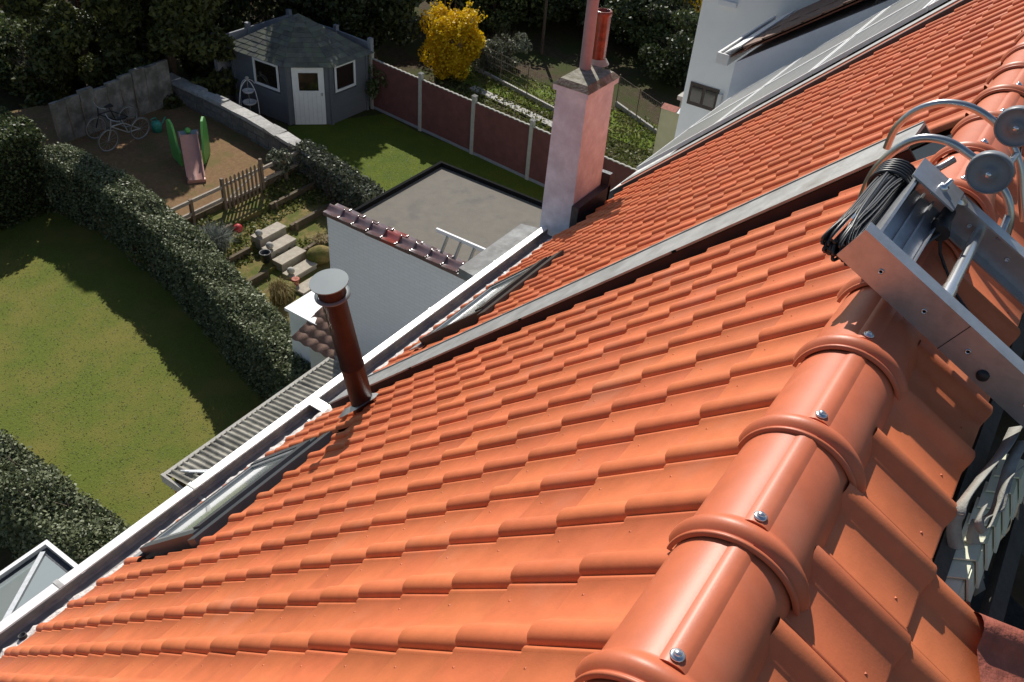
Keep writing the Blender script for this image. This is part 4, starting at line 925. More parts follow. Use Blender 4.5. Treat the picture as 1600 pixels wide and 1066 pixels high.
mb = MB(); mb.lathe(tq, (0, 0, 1), [(.0001, 0), (.14, 0), (.15, .2), (.12, .3), (.05, .31), (.0001, .31)], 14); mb.tube([tq + [.12, 0, .1], tq + [.28, 0, .26], tq + [.34, 0, .34]], [.03, .02, .03], 7); mb.tube([tq + [-.1, 0, .3], tq + [-.16, 0, .42], tq + [.02, 0, .42], tq + [.06, 0, .3]], .015, 6); part(mb, 'can', M['teal'], tt)

# ------------------------------------------------------------------ slide
s_lo = onz(307, 281, YZ + .1); s_hi = onz(295, 214, YZ + .75)
sl_ = thing('slide', 'pink toddler slide with green plastic side panels', 'slide', (s_lo[0], s_lo[1], YZ))
dv = (s_hi - s_lo); dv[2] = 0; dv /= np.linalg.norm(dv); sv = np.array([dv[1], -dv[0], 0])
LOW = np.array([s_lo[0], s_lo[1], YZ + .08]); TOP = LOW + dv * 1.35 + [0, 0, .70]
cs_ = [(-.24, .11), (-.215, .12), (-.20, .015), (.20, .015), (.215, .12), (.24, .11)]
vs = []
for t in np.linspace(0, 1, 9):
    zz = (LOW + (TOP - LOW) * t); zz[2] -= .08 * math.sin(math.pi * t)
    vs += [zz + sv * a + [0, 0, b] for a, b in cs_]
mb = MB(); mb.add(vs, [(6 * k + a, 6 * k + a + 1, 6 * k + 7 + a, 6 * k + 6 + a) for k in range(8) for a in range(5)], True)
mb.hexa([LOW + sv * -.24 + [0, 0, -.08], LOW + sv * .24 + [0, 0, -.08], LOW + sv * .24 + dv * .12 + [0, 0, -.08], LOW + sv * -.24 + dv * .12 + [0, 0, -.08]], [LOW + sv * -.24 + [0, 0, .01], LOW + sv * .24 + [0, 0, .01], LOW + sv * .24 + dv * .12 + [0, 0, .012], LOW + sv * -.24 + dv * .12 + [0, 0, .012]])
part(mb, 'chute', M['slidepink'], sl_)
mb = MB(); q = TOP + [0, 0, -.02]; mb.hexa([q + sv * -.27 + [0, 0, -.05], q + sv * .27 + [0, 0, -.05], q + sv * .27 + dv * .35 + [0, 0, -.05], q + sv * -.27 + dv * .35 + [0, 0, -.05]], [q + sv * -.27, q + sv * .27, q + sv * .27 + dv * .35, q + sv * -.27 + dv * .35]); part(mb, 'platform', M['bluegrey'], sl_)
for sg in (-1, 1):
    pr = [(1.06, -.70), (1.66, -.70), (1.74, -.62), (1.76, .22), (1.70, .42), (1.56, .50), (1.38, .44), (1.28, .24), (1.20, -.10), (1.04, -.30)]
    o0 = LOW + sv * sg * .29 + [0, 0, .62]
    fl2 = lambda a: sv * sg * (-.04 + .30 * (a - 1.0))
    vs = [o0 + fl2(a) + dv * a + [0, 0, b] for a, b in pr] + [o0 + fl2(a) + sv * sg * .06 + dv * a + [0, 0, b] for a, b in pr]; n = len(pr)
    mb = MB(); mb.add(vs, [tuple(range(n)), tuple(range(2 * n - 1, n - 1, -1))] + [(k, n + k, n + (k + 1) % n, (k + 1) % n) for k in range(n)]); pl = part(mb, 'side_panel', M['slidegreen'], sl_)
    for k, (a, b) in enumerate(((1.60, .30), (1.62, .08), (1.62, -.14), (1.62, -.36), (1.46, .2), (1.42, -.03), (1.38, -.26), (1.30, -.48))):
        c = o0 + fl2(a) - sv * sg * .0005 + dv * a + [0, 0, b]; mb = MB(); mb.lathe(c, -sv * sg, [(.05, 0), (.05, .004), (.0001, .0041)], 10); part(mb, 'hole', M['bluegrey'] if k % 2 else M['black'], pl)
bl = TOP + dv * .14 + [0, 0, .07]; bo = thing('ball', 'green ball on top of the slide platform', 'ball', tuple(bl - [0, 0, .09])); mb = MB(); mb.ball(bl, .085, 14); part(mb, 'sphere', M['slidegreen'], bo)

# ------------------------------------------------------------------ stone wall with ivy between the gardens
WT = -10.02
wl = np.array([(15.55, 23.4), (15.35, 20.2), (15.10, 18.2), (14.75, 16.0), (14.15, 13.5)])
sw = thing('stone_wall', 'rough grey stone wall with pale coping between yard and shed lawn', 'wall', (wl[2][0], wl[2][1], GZ))
seg = np.diff(wl, axis=0); ln = np.linalg.norm(seg, axis=1); cum = np.concatenate([[0], np.cumsum(ln)])
def wat(s):
    i = min(len(seg) - 1, max(0, int(np.searchsorted(cum, s) - 1))); f_ = (s - cum[i]) / ln[i]; p = wl[i] + seg[i] * f_; d = seg[i] / ln[i]; return p, d, np.array([-d[1], d[0]])
hts = [GZ, -10.93, -10.66, -10.43, -10.22, WT - .10]
for c in range(5):
    s = RNG.uniform(-.3, 0)
    while s < cum[-1] - .1:
        l_ = RNG.uniform(.28, .58); a, b = max(0.0, s) + .012, min(cum[-1], s + l_) - .012; s += l_
        if b - a < .08: continue
        pa_, d_, n_ = wat(a); pb_, _, _ = wat(b); j = RNG.normal(0, .018); wj = .14
        z0, z1 = hts[c] + .012, hts[c + 1] - .006
        q = [pa_ - n_ * (wj + j), pb_ - n_ * (wj + j), pb_ + n_ * (wj + j), pa_ + n_ * (wj + j)]
        mb = MB(); mb.hexa([(x, y, z0) for x, y in q], [(x + RNG.normal(0, .008), y + RNG.normal(0, .008), z1 + RNG.normal(0, .006)) for x, y in q]); part(mb, 'stone', M['stone'], sw)
mb = MB()
for k in range(len(wl) - 1):
    d_ = seg[k] / ln[k]; n_ = np.array([-d_[1], d_[0]]); q = [wl[k] - n_ * .115, wl[k + 1] - n_ * .115, wl[k + 1] + n_ * .115, wl[k] + n_ * .115]; mb.hexa([(x, y, GZ) for x, y in q], [(x, y, WT - .12) for x, y in q])
part(mb, 'mortar_core', M['stone'], sw)
s = 0.0
while s < cum[-1] - .2:
    l_ = RNG.uniform(.45, .8); pa_, d_, n_ = wat(s + .01); pb_, _, _ = wat(min(cum[-1], s + l_) - .01); s += l_; wj = .20 + RNG.normal(0, .015); zz = RNG.normal(0, .012)
    q = [pa_ - n_ * wj, pb_ - n_ * wj, pb_ + n_ * wj, pa_ + n_ * wj]
    mb = MB(); mb.hexa([(x, y, WT - .10 + .002) for x, y in q], [(x + RNG.normal(0, .02), y + RNG.normal(0, .02), WT + zz + RNG.normal(0, .012)) for x, y in q]); part(mb, 'coping_stone', M['stonetop'], sw)
iv = thing('ivy', 'ivy covering the near end of the stone wall', 'ivy', (14.5, 15.0, GZ))
s_ = RNG.uniform(6.6, cum[-1] + .2, 9000); pts = []
for q in s_:
    p_, d_, n_ = wat(min(q, cum[-1])); f_ = (q - 6.6) / (cum[-1] - 6.6)
    if RNG.random() > .35 + f_ * .8: continue
    e = RNG.choice([-1, 0, 0, 1]); o_ = (e * .24 if e else RNG.uniform(-.24, .24)) + RNG.normal(0, .05); z = WT + .05 + RNG.normal(0, .04) if e == 0 else RNG.uniform(GZ + .15, WT)
    pp = p_ + n_ * o_ + d_ * max(0, q - cum[-1]); pts.append((pp[0], pp[1], z))
leaves(pts, .06, M['ivy'], 'foliage', iv, .4)
mb = MB()
for k in range(24):
    p_, d_, n_ = wat(RNG.uniform(7.5, cum[-1])); mb.tube([(p_[0] - n_[0] * .2, p_[1] - n_[1] * .2, GZ), (p_[0] - n_[0] * .21 + RNG.normal(0, .15), p_[1] + RNG.normal(0, .15), WT - .3), (p_[0], p_[1] + RNG.normal(0, .2), WT + .04)], [.012, .009, .004], 4, False)
part(mb, 'stems', M['bark'], iv)

# ------------------------------------------------------------------ picket gate, rails, terraces, steps
def fz(u, v): return onz(u, v, YZ)
gy = 16.72
fr_ = thing('rail_fence', 'two-rail wooden fence either side of the picket gate', 'fence', (12.5, gy, YZ))
posts = [(9.9, .62), (10.95, .62), (11.98, .80), (13.30, .86), (14.15, .70), (14.95, .62)]
for x, h in posts:
    mb = MB(); mb.box((x - .04, gy - .04, YZ - .45), (x + .04, gy + .04, YZ + h)); part(mb, 'post', M['picket'], fr_)
for a, b in ((9.94, 10.91), (10.99, 11.94), (13.34, 14.11), (14.19, 14.91)):
    for z in (.22, .56):
        mb = MB(); mb.box((a, gy - .03, YZ + z - .045), (b, gy + .025, YZ + z + .045)); part(mb, 'rail', M['railwood'], fr_)
gt = thing('picket_gate', 'small brown picket gate at the top of the terrace steps', 'gate', (12.65, gy, YZ))
for k in range(9):
    x = 12.07 + k * .137; mb = MB(); mb.hexa([(x, gy - .05, YZ - .12), (x + .06, gy - .05, YZ - .12), (x + .06, gy - .028, YZ - .12), (x, gy - .028, YZ - .12)], [(x, gy - .05, YZ + .74), (x + .06, gy - .05, YZ + .74), (x + .06, gy - .028, YZ + .74), (x, gy - .028, YZ + .74)])
    mb.add([(x, gy - .05, YZ + .741), (x + .06, gy - .05, YZ + .741), (x + .06, gy - .028, YZ + .741), (x, gy - .028, YZ + .741), (x + .03, gy - .039, YZ + .80)], [(0, 1, 4), (1, 2, 4), (2, 3, 4), (3, 0, 4)]); part(mb, 'picket', M['picket'], gt)
for z in (.06, .55):
    mb = MB(); mb.box((12.04, gy - .0275, YZ + z), (13.24, gy + .005, YZ + z + .07)); part(mb, 'crossbar', M['railwood'], gt)
mb = MB(); mb.beam((12.07, gy + .016, YZ + .12), (13.2, gy + .016, YZ + .56), .02, .06, (0, 1, 0)); part(mb, 'brace', M['railwood'], gt)
tl_ = thing('terrace_edging', 'dark timber sleepers retaining the terraced garden beds', 'edging', (12, 15.4, GZ))
for y, z, spans in ((16.88, YZ, ((9.2, 15.1),)), (16.0, -10.80, ((9.1, 11.55), (12.85, 15.0))), (15.0, -10.93, ((9.0, 11.2), (12.6, 14.8))), (14.05, -11.04, ((8.9, 10.9), (12.1, 14.5)))):
    for a, b in spans:
        n = max(1, int((b - a) / 1.25))
        for k in range(n):
            xa, xb = a + (b - a) * k / n, a + (b - a) * (k + 1) / n - .02
            mb = MB(); mb.box((xa, y - .05, GZ - .05), (xb, y + .04, z + .05)); part(mb, 'sleeper', M['sleeper'], tl_)
            if k % 2 == 0: mb = MB(); mb.box((xa + .1, y - .11, GZ - .05), (xa + .18, y - .051, z + .1)); part(mb, 'stake', M['picket'], tl_)
stpx = [((398, 373), (441, 353), -10.78), ((414, 392), (457, 373), -10.88), ((432, 411), (471, 391), -10.97), ((448, 432), (488, 411), -11.05), ((466, 456), (503, 434), -11.12)]
lab_s = ['top concrete step below the picket gate', 'second concrete step down with pale ball finial', 'middle concrete step of the garden stair', 'fourth concrete step with stone ball at its end', 'lowest concrete step next to the white annex wall']
for k, (l, r, z) in enumerate(stpx):
    a, b = onz(*l, z), onz(*r, z)
    st = thing('garden_step', lab_s[k], 'step', ((a[0] + b[0]) / 2, a[1], z - .35), 'garden steps')
    mb = MB(); ym = (a[1] + b[1]) / 2; mb.box((a[0], ym - .16, GZ - .02), (b[0], ym + .16, z)); part(mb, 'block', M['step'], st)
    mb = MB(); mb.box((a[0] - .012, ym - .185, z + .0005), (b[0] + .012, ym + .16, z + .045)); part(mb, 'tread', M['steptop'], st)
    if k in (0, 1, 3):
        c = np.array([a[0] + .10, ym - .03, z + .14]); f_ = thing('stone_ball', ['pale stone ball on the top garden step', 'pale stone ball on the second garden step', '', 'pale stone ball on the fourth garden step'][k], 'stone ball', (c[0], c[1], z + .045), 'stone balls')
        mb = MB(); mb.ball(c, .095, 16); part(mb, 'sphere', M['concrete'], f_)
rp_ = onz(372, 357, -10.7); rb = thing('red_ball', 'red plastic ball under the picket gate', 'ball', (rp_[0], rp_[1], -10.82)); mb = MB(); mb.ball((rp_[0], rp_[1], -10.70), .12, 14); part(mb, 'sphere', M['red'], rb)
rp_ = onz(415, 404, -10.9); rb = thing('black_pot', 'black garden pot left of the middle step', 'pot', (rp_[0], rp_[1], -11.0)); mb = MB(); mb.lathe((rp_[0], rp_[1], -11.0), (0, 0, 1), [(.09, 0), (.14, .25), (.15, .25), (.15, .28), (.12, .28), (.11, .2), (.0001, .2)], 16); part(mb, 'pot', M['black'], rb)
rp_ = onz(462, 440, -11.0); rb = thing('red_pot', 'small red pot on the lowest garden step', 'pot', (rp_[0], rp_[1], -11.1)); mb = MB(); mb.lathe((rp_[0], rp_[1], -11.1), (0, 0, 1), [(.06, 0), (.09, .16), (.1, .16), (.1, .18), (.07, .18), (.0001, .15)], 14); part(mb, 'pot', M['tile_old'], rb)
rp_ = onz(380, 437, -11.1); rb = thing('plank', 'yellow plank lying in the terraced bed beside the hedge', 'plank', (rp_[0], rp_[1], -11.13)); mb = MB(); mb.beam((rp_[0] - .3, rp_[1] - .05, -11.12), (rp_[0] + .3, rp_[1] + .05, -11.11), .12, .03); part(mb, 'board', mat('yellow_plank', (.5, .33, .08), .7), rb)
# big rounded boulders and bed planting
for (u, v, z, r, lab) in ((500, 398, -10.95, .28, 'rounded boulder between annex wall and garden steps'), (443, 452, -11.05, .26, 'dark boulder with dry grass beside the lowest steps')):
    c = onz(u, v, z); bo = thing('boulder', lab, 'rock', (c[0], c[1], z - .2)); mb = MB(); mb.ball(c, r, 14)
    mb.v = [tuple(np.array(c) + (np.array(p) - c) * (1 + .25 * math.sin(7 * p[0] + 5 * p[1]) * .6) * np.array([1.2, 1, .75])) for p in mb.v]; part(mb, 'rock', M['bed'], bo)
def tuft(name, label, cat, c, n, h, spread, mt, w=.012, droop=.3):
    t = thing(name, label, cat, c); mb = MB(); c = np.array(c, float)
    for k in range(n):
        a = RNG.uniform(0, 6.28); l = h * RNG.uniform(.6, 1.1); s = spread * RNG.uniform(.1, 1); b0 = c + [RNG.normal(0, spread * .2), RNG.normal(0, spread * .2), 0]
        d = np.array([math.cos(a), math.sin(a), 0]); sd_ = np.array([-d[1], d[0], 0]) * w
        p1_, p2_ = b0 + d * s * .4 + [0, 0, l * .65], b0 + d * s + [0, 0, l * (1 - droop)]
        mb.add([b0 - sd_, b0 + sd_, p1_ + sd_ * .8, p1_ - sd_ * .8, p2_], [(0, 1, 2, 3), (3, 2, 4)])
    part(mb, 'blades', mt, t); return t
tuft('lavender_bush', 'silvery grey lavender bush beside the long hedge', 'shrub', onz(335, 392, -10.82), 900, .62, .62, M['lavender'], .010, .1)
tuft('grass_clump', 'dry straw coloured grass clump beside the lower steps', 'grass', onz(438, 470, -11.1), 260, .75, .45, M['straw'], .008, .55)
tuft('grass_clump', 'dry tuft beside the boulder at the annex corner', 'grass', onz(500, 380, -10.95), 220, .3, .3, M['straw'], .008, .5)
p = onz(437, 275, YZ); t = thing('small_shrub', 'small pale leaved shrub by the end of the rail fence', 'shrub', p); leaves(clumps((p[0], p[1], p[2] + .45), (.32, .32, .42), 900, 12), .07, M['paleleaf'], 'crown', t, .3); branchy(p, .6, 7, .2, M['bark'], t, 'branch', .012)
pts = []
for k in range(9000):
    y0, y1, z = terr[int(RNG.integers(0, 3))]; pts.append((RNG.uniform(9.0, 14.9), RNG.uniform(y0, y1), z + abs(RNG.normal(0, .04))))
pts = [q for q in pts if math.sin(q[0] * 2.1 + q[1]) + math.sin(q[1] * 3.3 - q[0]) > -.4]
o = leaves(pts, .05, M['blade'], 'ground_cover', None, .6, kind='stuff', label='low weeds growing on the terraced beds', category='plants')

# ------------------------------------------------------------------ summerhouse shed
SZ = GZ
A_, B_, C_, D_, E_ = (17.24, 22.15), (17.33, 19.86), (18.27, 18.90), (19.90, 18.86), (19.92, 22.15)
EH = 2.02
shed = thing('summerhouse', 'slate blue corner summerhouse with mossy shingle roof and white door', 'shed', (18.5, 20.5, SZ))
mb = MB(); ins = lambda p: ((p[0] - 18.6) * .985 + 18.6, (p[1] - 20.5) * .985 + 20.5)
mb.prism([ins(p) for p in (A_, E_, D_, C_, B_)][::-1], SZ, SZ + EH); part(mb, 'wall', M['greypaint'], shed)
def boards(p, q, skip):
    p = np.array(p); q = np.array(q); l_ = np.linalg.norm(q - p); d = (q - p) / l_; n_ = np.array([-d[1], d[0]])
    if n_ @ (np.array([18.6, 20.5]) - p) > 0: n_ = -n_
    k = 0; z = SZ + .02
    while z < SZ + EH - .02:
        zz = min(z + .135, SZ + EH - .01)
        spans = [(0.0, l_)]
        for a, b, z0, z1 in skip:
            if zz > z0 and z < z1: spans = [(0.0, a), (b, l_)]
        for a, b in spans:
            if b - a < .03: continue
            A0_, A1_ = p + d * a, p + d * b
            mb = MB(); mb.hexa([(*(A0_ + n_ * -.03), z), (*(A1_ + n_ * -.03), z), (*(A1_ + n_ * .022), z), (*(A0_ + n_ * .022), z)], [(*(A0_ + n_ * -.03), zz - .006), (*(A1_ + n_ * -.03), zz - .006), (*(A1_ + n_ * .012), zz - .006), (*(A0_ + n_ * .012), zz - .006)]); part(mb, 'board', M['greypaint'], shed)
        z += .135
    return p, d, n_, l_
def panelbox(p, d, n_, a, b, z0, z1, o0, o1):
    A0_, A1_ = p + d * a, p + d * b; m_ = MB()
    return m_.hexa([(*(A0_ + n_ * o0), z0), (*(A1_ + n_ * o0), z0), (*(A1_ + n_ * o1), z0), (*(A0_ + n_ * o1), z0)], [(*(A0_ + n_ * o0), z1), (*(A1_ + n_ * o0), z1), (*(A1_ + n_ * o1), z1), (*(A0_ + n_ * o1), z1)])
fd_ = boards(B_, C_, [(.16, 1.18, SZ, SZ + 1.94)])
p, d, n_, l_ = fd_
dr = part(panelbox(p, d, n_, .18, 1.16, SZ + .03, SZ + 1.92, 0, .05), 'door', M['white'], shed, label='white door with square window')
part(panelbox(p, d, n_, .38, .98, SZ + 1.17, SZ + 1.75, .0505, .056), 'pane', M['darkglass'], dr)
for a, b, z0, z1 in ((.34, .38, 1.13, 1.79), (.98, 1.02, 1.13, 1.79), (.3805, .9795, 1.13, 1.17), (.3805, .9795, 1.75, 1.79)): part(panelbox(p, d, n_, a, b, SZ + z0, SZ + z1, .0503, .066), 'glazing_bead', M['white'], dr)
part(panelbox(p, d, n_, 1.06, 1.10, SZ + 1.0, SZ + 1.1, .0503, .08), 'handle', M['alu'], dr)
for k in range(7): part(panelbox(p, d, n_, .22 + .135 * k, .222 + .135 * k + .004, SZ + .06, SZ + 1.08, .0502, .0525), 'door_groove', M['concrete'], dr)
for (P_, Q_, a, b) in ((A_, B_, .95, 2.02), (C_, D_, .18, 1.1)):
    p, d, n_, l_ = boards(P_, Q_, [(a - .02, b + .02, SZ + 1.02, SZ + 1.92)])
    w_ = part(panelbox(p, d, n_, a, b, SZ + 1.04, SZ + 1.90, 0, .028), 'window', M['darkglass'], shed)
    for aa, bb, z0, z1 in ((a, a + .07, 1.04, 1.90), (b - .07, b, 1.04, 1.90), (a + .0705, b - .0705, 1.04, 1.11), (a + .0705, b - .0705, 1.83, 1.90)): part(panelbox(p, d, n_, aa, bb, SZ + z0, SZ + z1, .0285, .055), 'window_frame', M['white'], w_)
for q in (B_, C_, D_, A_):
    mb = MB(); mb.box((q[0] - .05, q[1] - .05, SZ), (q[0] + .05, q[1] + .05, SZ + EH - .015)); part(mb, 'corner_post', M['greypaint'], shed)
apx = np.array([18.75, 20.6, SZ + 3.05]); ring = [np.array([*(np.array([18.6, 20.5]) + (np.array(q) - [18.6, 20.5]) * 1.13), SZ + EH - .06]) for q in (A_, B_, C_, D_, E_)]
mb = MB(); mb.add([tuple(q) for q in ring] + [tuple(apx - [0, 0, .01])], [(k, (k + 1) % 5, 5) for k in range(5)]); rf = part(mb, 'roof', M['shingle'], shed)
for k in range(4 if False else 5):
    a, b = ring[k], ring[(k + 1) % 5]
    if k >= 3: rows_ = 6
    else: rows_ = 11
    nn = np.cross(b - a, apx - a); nn /= np.linalg.norm(nn); nn = nn if nn[2] > 0 else -nn
    for r in range(rows_):
        f0, f1 = r / rows_, (r + 1.12) / rows_; f1 = min(1, f1)
        l0, r0 = a + (apx - a) * f0, b + (apx - b) * f0; l1, r1 = a + (apx - a) * f1, b + (apx - b) * f1
        nw = max(1, int(np.linalg.norm(r0 - l0) / .36))
        for c in range(nw):
            e0, e1 = c / nw, (c + 1) / nw - .012
            q = [l0 + (r0 - l0) * e0, l0 + (r0 - l0) * e1, l1 + (r1 - l1) * e1, l1 + (r1 - l1) * e0]; o0 = .014 + RNG.uniform(0, .006)
            mb = MB(); mb.hexa([q[0] + nn * .002, q[1] + nn * .002, q[2] + nn * .001, q[3] + nn * .001], [q[0] + nn * o0, q[1] + nn * o0, q[2] + nn * .004, q[3] + nn * .004]); part(mb, 'shingle', M['shingle'], rf)
# wire plant stand / arch next to the shed
ar = onz(392, 176, GZ + .1); 
ob = thing('plant_stand', 'white wire plant stand with arched legs left of the summerhouse', 'plant stand', (ar[0], ar[1], GZ))
for a in (0, 1.57):
    dx_, dy_ = math.cos(a) * .42, math.sin(a) * .42
    mb = MB(); mb.tube([(ar[0] + dx_ * math.cos(t), ar[1] + dy_ * math.cos(t), GZ + .05 + 1.15 * math.sin(t) ** .6 if math.sin(t) > 0 else GZ) for t in np.linspace(.02, math.pi - .02, 22)], .014, 6); part(mb, 'arched_leg', M['white'], ob)
for z, r in ((.42, .2), (.8, .16)):
    mb = MB(); mb.lathe((ar[0], ar[1], GZ + z), (0, 0, 1), [(.0001, 0), (r, 0), (r + .03, .06), (r + .02, .06), (r - .02, .02), (.0001, .015)], 16); part(mb, 'dish', M['white'], ob)
mb = MB(); mb.tube([(ar[0], ar[1], GZ), (ar[0], ar[1], GZ + 1.2)], .012, 6); mb.ball((ar[0], ar[1], GZ + 1.25), .07, 10); part(mb, 'centre_rod', M['concrete'], ob)

# ------------------------------------------------------------------ dark red panel fence with concrete posts
fp0 = onz(607, 176); fp1 = onz(957, 335)
fe = thing('panel_fence', 'dark red scalloped panel fence with pale concrete posts behind the shed lawn', 'fence', (fp0[0], fp0[1], GZ))
pb_ = [onz(*q)[:2] for q in ((574, 158), (607, 176), (657, 203), (739, 241), (824, 280))]
stp_ = (pb_[4] - pb_[2]) / 2
pl_ = [pb_[2] - 2 * stp_, pb_[2] - stp_, pb_[2], pb_[2] + stp_, pb_[4], pb_[4] + stp_, pb_[4] + 2 * stp_, pb_[4] + 3 * stp_]
FH = 1.72
for k, q in enumerate(pl_):
    mb = MB(); mb.box((q[0] - .06, q[1] - .06, GZ - .1), (q[0] + .06, q[1] + .06, GZ + FH + .16)); po = part(mb, 'post', M['concrete'], fe)
    mb = MB(); c = (q[0], q[1]); z = GZ + FH + .1601; mb.add([(c[0] - .075, c[1] - .075, z), (c[0] + .075, c[1] - .075, z), (c[0] + .075, c[1] + .075, z), (c[0] - .075, c[1] + .075, z), (c[0] - .075, c[1] - .075, z + .03), (c[0] + .075, c[1] - .075, z + .03), (c[0] + .075, c[1] + .075, z + .03), (c[0] - .075, c[1] + .075, z + .03), (c[0], c[1], z + .08)], [(0, 3, 2, 1), (0, 1, 5, 4), (1, 2, 6, 5), (2, 3, 7, 6), (3, 0, 4, 7), (4, 5, 8), (5, 6, 8), (6, 7, 8), (7, 4, 8)]); part(mb, 'post_cap', M['concrete'], po)
for k in range(len(pl_) - 1):
    a, b = pl_[k], pl_[k + 1]; d = (b - a) / np.linalg.norm(b - a); L_ = np.linalg.norm(b - a) - .12; a = a + d * .06; n_ = np.array([-d[1], d[0]]) * .022
    n = 44; vs = []
    for q in range(n + 1):
        x = q / n; p_ = a + d * L_ * x; zt_ = GZ + FH + .022 * abs(math.sin(math.pi * x * 11)) - .015
        vs += [(*(p_ - n_), GZ), (*(p_ - n_), zt_), (*(p_ + n_), zt_), (*(p_ + n_), GZ)]
    mb = MB(); mb.add(vs, [(4 * q + e, 4 * q + 4 + e, 4 * q + 5 + e, 4 * q + 1 + e) for q in range(n) for e in range(3)]); pn = part(mb, 'panel', M['redpanel'], fe)
    vs = []
    for q in range(n + 1):
        x = q / n; p_ = a + d * L_ * x; zt_ = GZ + FH + .022 * abs(math.sin(math.pi * x * 11)) - .0145
        vs += [(*(p_ - n_ * 1.35), zt_ - .012), (*(p_ - n_ * 1.35), zt_ + .014), (*(p_ + n_ * 1.35), zt_ + .014), (*(p_ + n_ * 1.35), zt_ - .012)]
    mb = MB(); mb.add(vs, [(4 * q + e, 4 * q + 4 + e, 4 * q + 4 + (e + 1) % 4, 4 * q + (e + 1) % 4) for q in range(n) for e in range(4)]); part(mb, 'scalloped_edge', M['concrete'], pn)
    mb = MB(); mb.hexa([(*(a - n_ * 1.2), GZ), (*(a + d * L_ - n_ * 1.2), GZ), (*(a + d * L_ + n_ * 1.2), GZ), (*(a + n_ * 1.2), GZ)], [(*(a - n_ * 1.2), GZ + .10), (*(a + d * L_ - n_ * 1.2), GZ + .10), (*(a + d * L_ + n_ * 1.2), GZ + .10), (*(a + n_ * 1.2), GZ + .10)]); part(mb, 'gravel_board', M['concrete_grey'], pn)
# grey concrete fence behind the summerhouse
gf = thing('concrete_fence', 'grey concrete slab fence behind the summerhouse', 'fence', (19.0, 22.7, GZ))
gp = [(17.0, 22.62), (18.4, 22.62), (20.25, 22.62), (20.3, 20.5), (20.2, 18.9)]
for k, q in enumerate(gp):
    mb = MB(); mb.box((q[0] - .07, q[1] - .07, GZ), (q[0] + .07, q[1] + .07, GZ + 2.35)); part(mb, 'post', M['concrete_grey'], gf)
for k in range(4):
    a, b = np.array(gp[k]), np.array(gp[k + 1]); d = (b - a) / np.linalg.norm(b - a); n_ = np.array([-d[1], d[0]]) * .03; a = a + d * .071; b = b - d * .071
    for r in range(5): mb = MB(); mb.hexa([(*(a - n_), GZ + r * .44), (*(b - n_), GZ + r * .44), (*(b + n_), GZ + r * .44), (*(a + n_), GZ + r * .44)], [(*(a - n_), GZ + r * .44 + .43), (*(b - n_), GZ + r * .44 + .43), (*(b + n_), GZ + r * .44 + .43), (*(a + n_), GZ + r * .44 + .43)]); part(mb, 'slab', M['concrete_grey'], gf)

# ------------------------------------------------------------------ trees and shrubs behind the gardens
TG = 'trees behind the gardens'
def cone_tree(label, b, h, rad, lm, n, size, k=46):
    b = np.array(b, float); t = thing('conifer_tree', label, 'tree', b, TG)
    mb = MB(); mb.tube([b - [0, 0, .1], b + [0, 0, h * .5], b + [0, 0, h * .96]], [.18, .12, .02], 8)
    for q in range(14):
        a = RNG.uniform(0, 6.28); z = h * RNG.uniform(.08, .8); r_ = rad * (1 - z / h) * .8; mb.tube([b + [0, 0, z], b + [math.cos(a) * r_, math.sin(a) * r_, z - .1]], [.04, .01], 4, False)
    part(mb, 'trunk', M['bark'], t)
    pts = []
    for q in range(k):
        f_ = RNG.random() ** 1.3 * .95; a = RNG.uniform(0, 6.28); r_ = rad * (1 - f_ ** 3) * RNG.uniform(.55, .95); c = b + [math.cos(a) * r_, math.sin(a) * r_, .25 + f_ * h]
        m_ = n // k; d = RNG.normal(0, 1, (m_, 3)); d /= np.linalg.norm(d, axis=1)[:, None]; pts.append(c + d * RNG.uniform(.3, 1, (m_, 1)) ** .5 * np.array([.75, .75, .62]) * rad * .36)
    leaves(np.concatenate(pts), size, M[lm], 'crown', t, .2, 2.2); return t
cone_tree('large dark conifer standing over the bicycles behind the back wall', (16.3, 24.05, GZ), 8.6, 1.95, 'conifer', 44000, .10, 90)
cone_tree('conifer at the left of the large one above the bicycles', (14.5, 25.9, GZ), 7.2, 2.0, 'conifer', 30000, .10, 60)
tree('evergreen_tree', 'dark evergreen tree right behind the summerhouse fence', 'tree', (22.4, 23.9, GZ), 7.4, 2.4, 'darkleaf', 20000, .13, .1, 34, TG)
tree('evergreen_tree', 'dark evergreen tree between summerhouse and yellow forsythia', 'tree', (23.0, 21.3, GZ), 5.2, 1.8, 'darkleaf', 13000, .12, .1, 30, TG)
tree('evergreen_tree', 'broad dark evergreen behind the summerhouse roof', 'tree', (20.2, 26.4, GZ), 5.4, 2.2, 'darkleaf', 14000, .13, .1, 32, TG)
cone_tree('tall dark conifer added at the rear corner of the summerhouse to shade the yard', (17.9, 24.9, GZ), 8.2, 1.7, 'conifer', 30000, .10, 60)  # extra tree, added to deepen the shade across the yard
SG = 'shrubs in the back gardens'
def fors(label, b, h, rad, n):
    b = np.array(b, float); t = thing('forsythia', label, 'shrub', b, 'forsythia shrubs')
    branchy(b, h, 26, rad * .9, M['paletwig'], t, 'branch', .02)
    p = clumps((b[0], b[1], b[2] + h * .50), (rad * .88, rad * .88, h * .50), n, 48); leaves(p, .075, M['yellow'], 'flowers', t, .2, 1.4)
    sp_ = []
    for k in range(30):
        a = RNG.uniform(0, 6.28); d = np.array([math.cos(a) * .5, math.sin(a) * .5, RNG.uniform(.3, 1)]); d /= np.linalg.norm(d); st = b + [0, 0, h * .5] + d * rad * .5
        for q in range(30): sp_.append(st + d * rad * .9 * q / 30 + RNG.normal(0, .03, 3))
    leaves(sp_, .06, M['yellow'], 'flower_spray', t, 0, 1.4); return t
fors('bright yellow forsythia shrub in flower behind the red fence', onz(706, 116), 2.35, 1.15, 17000)
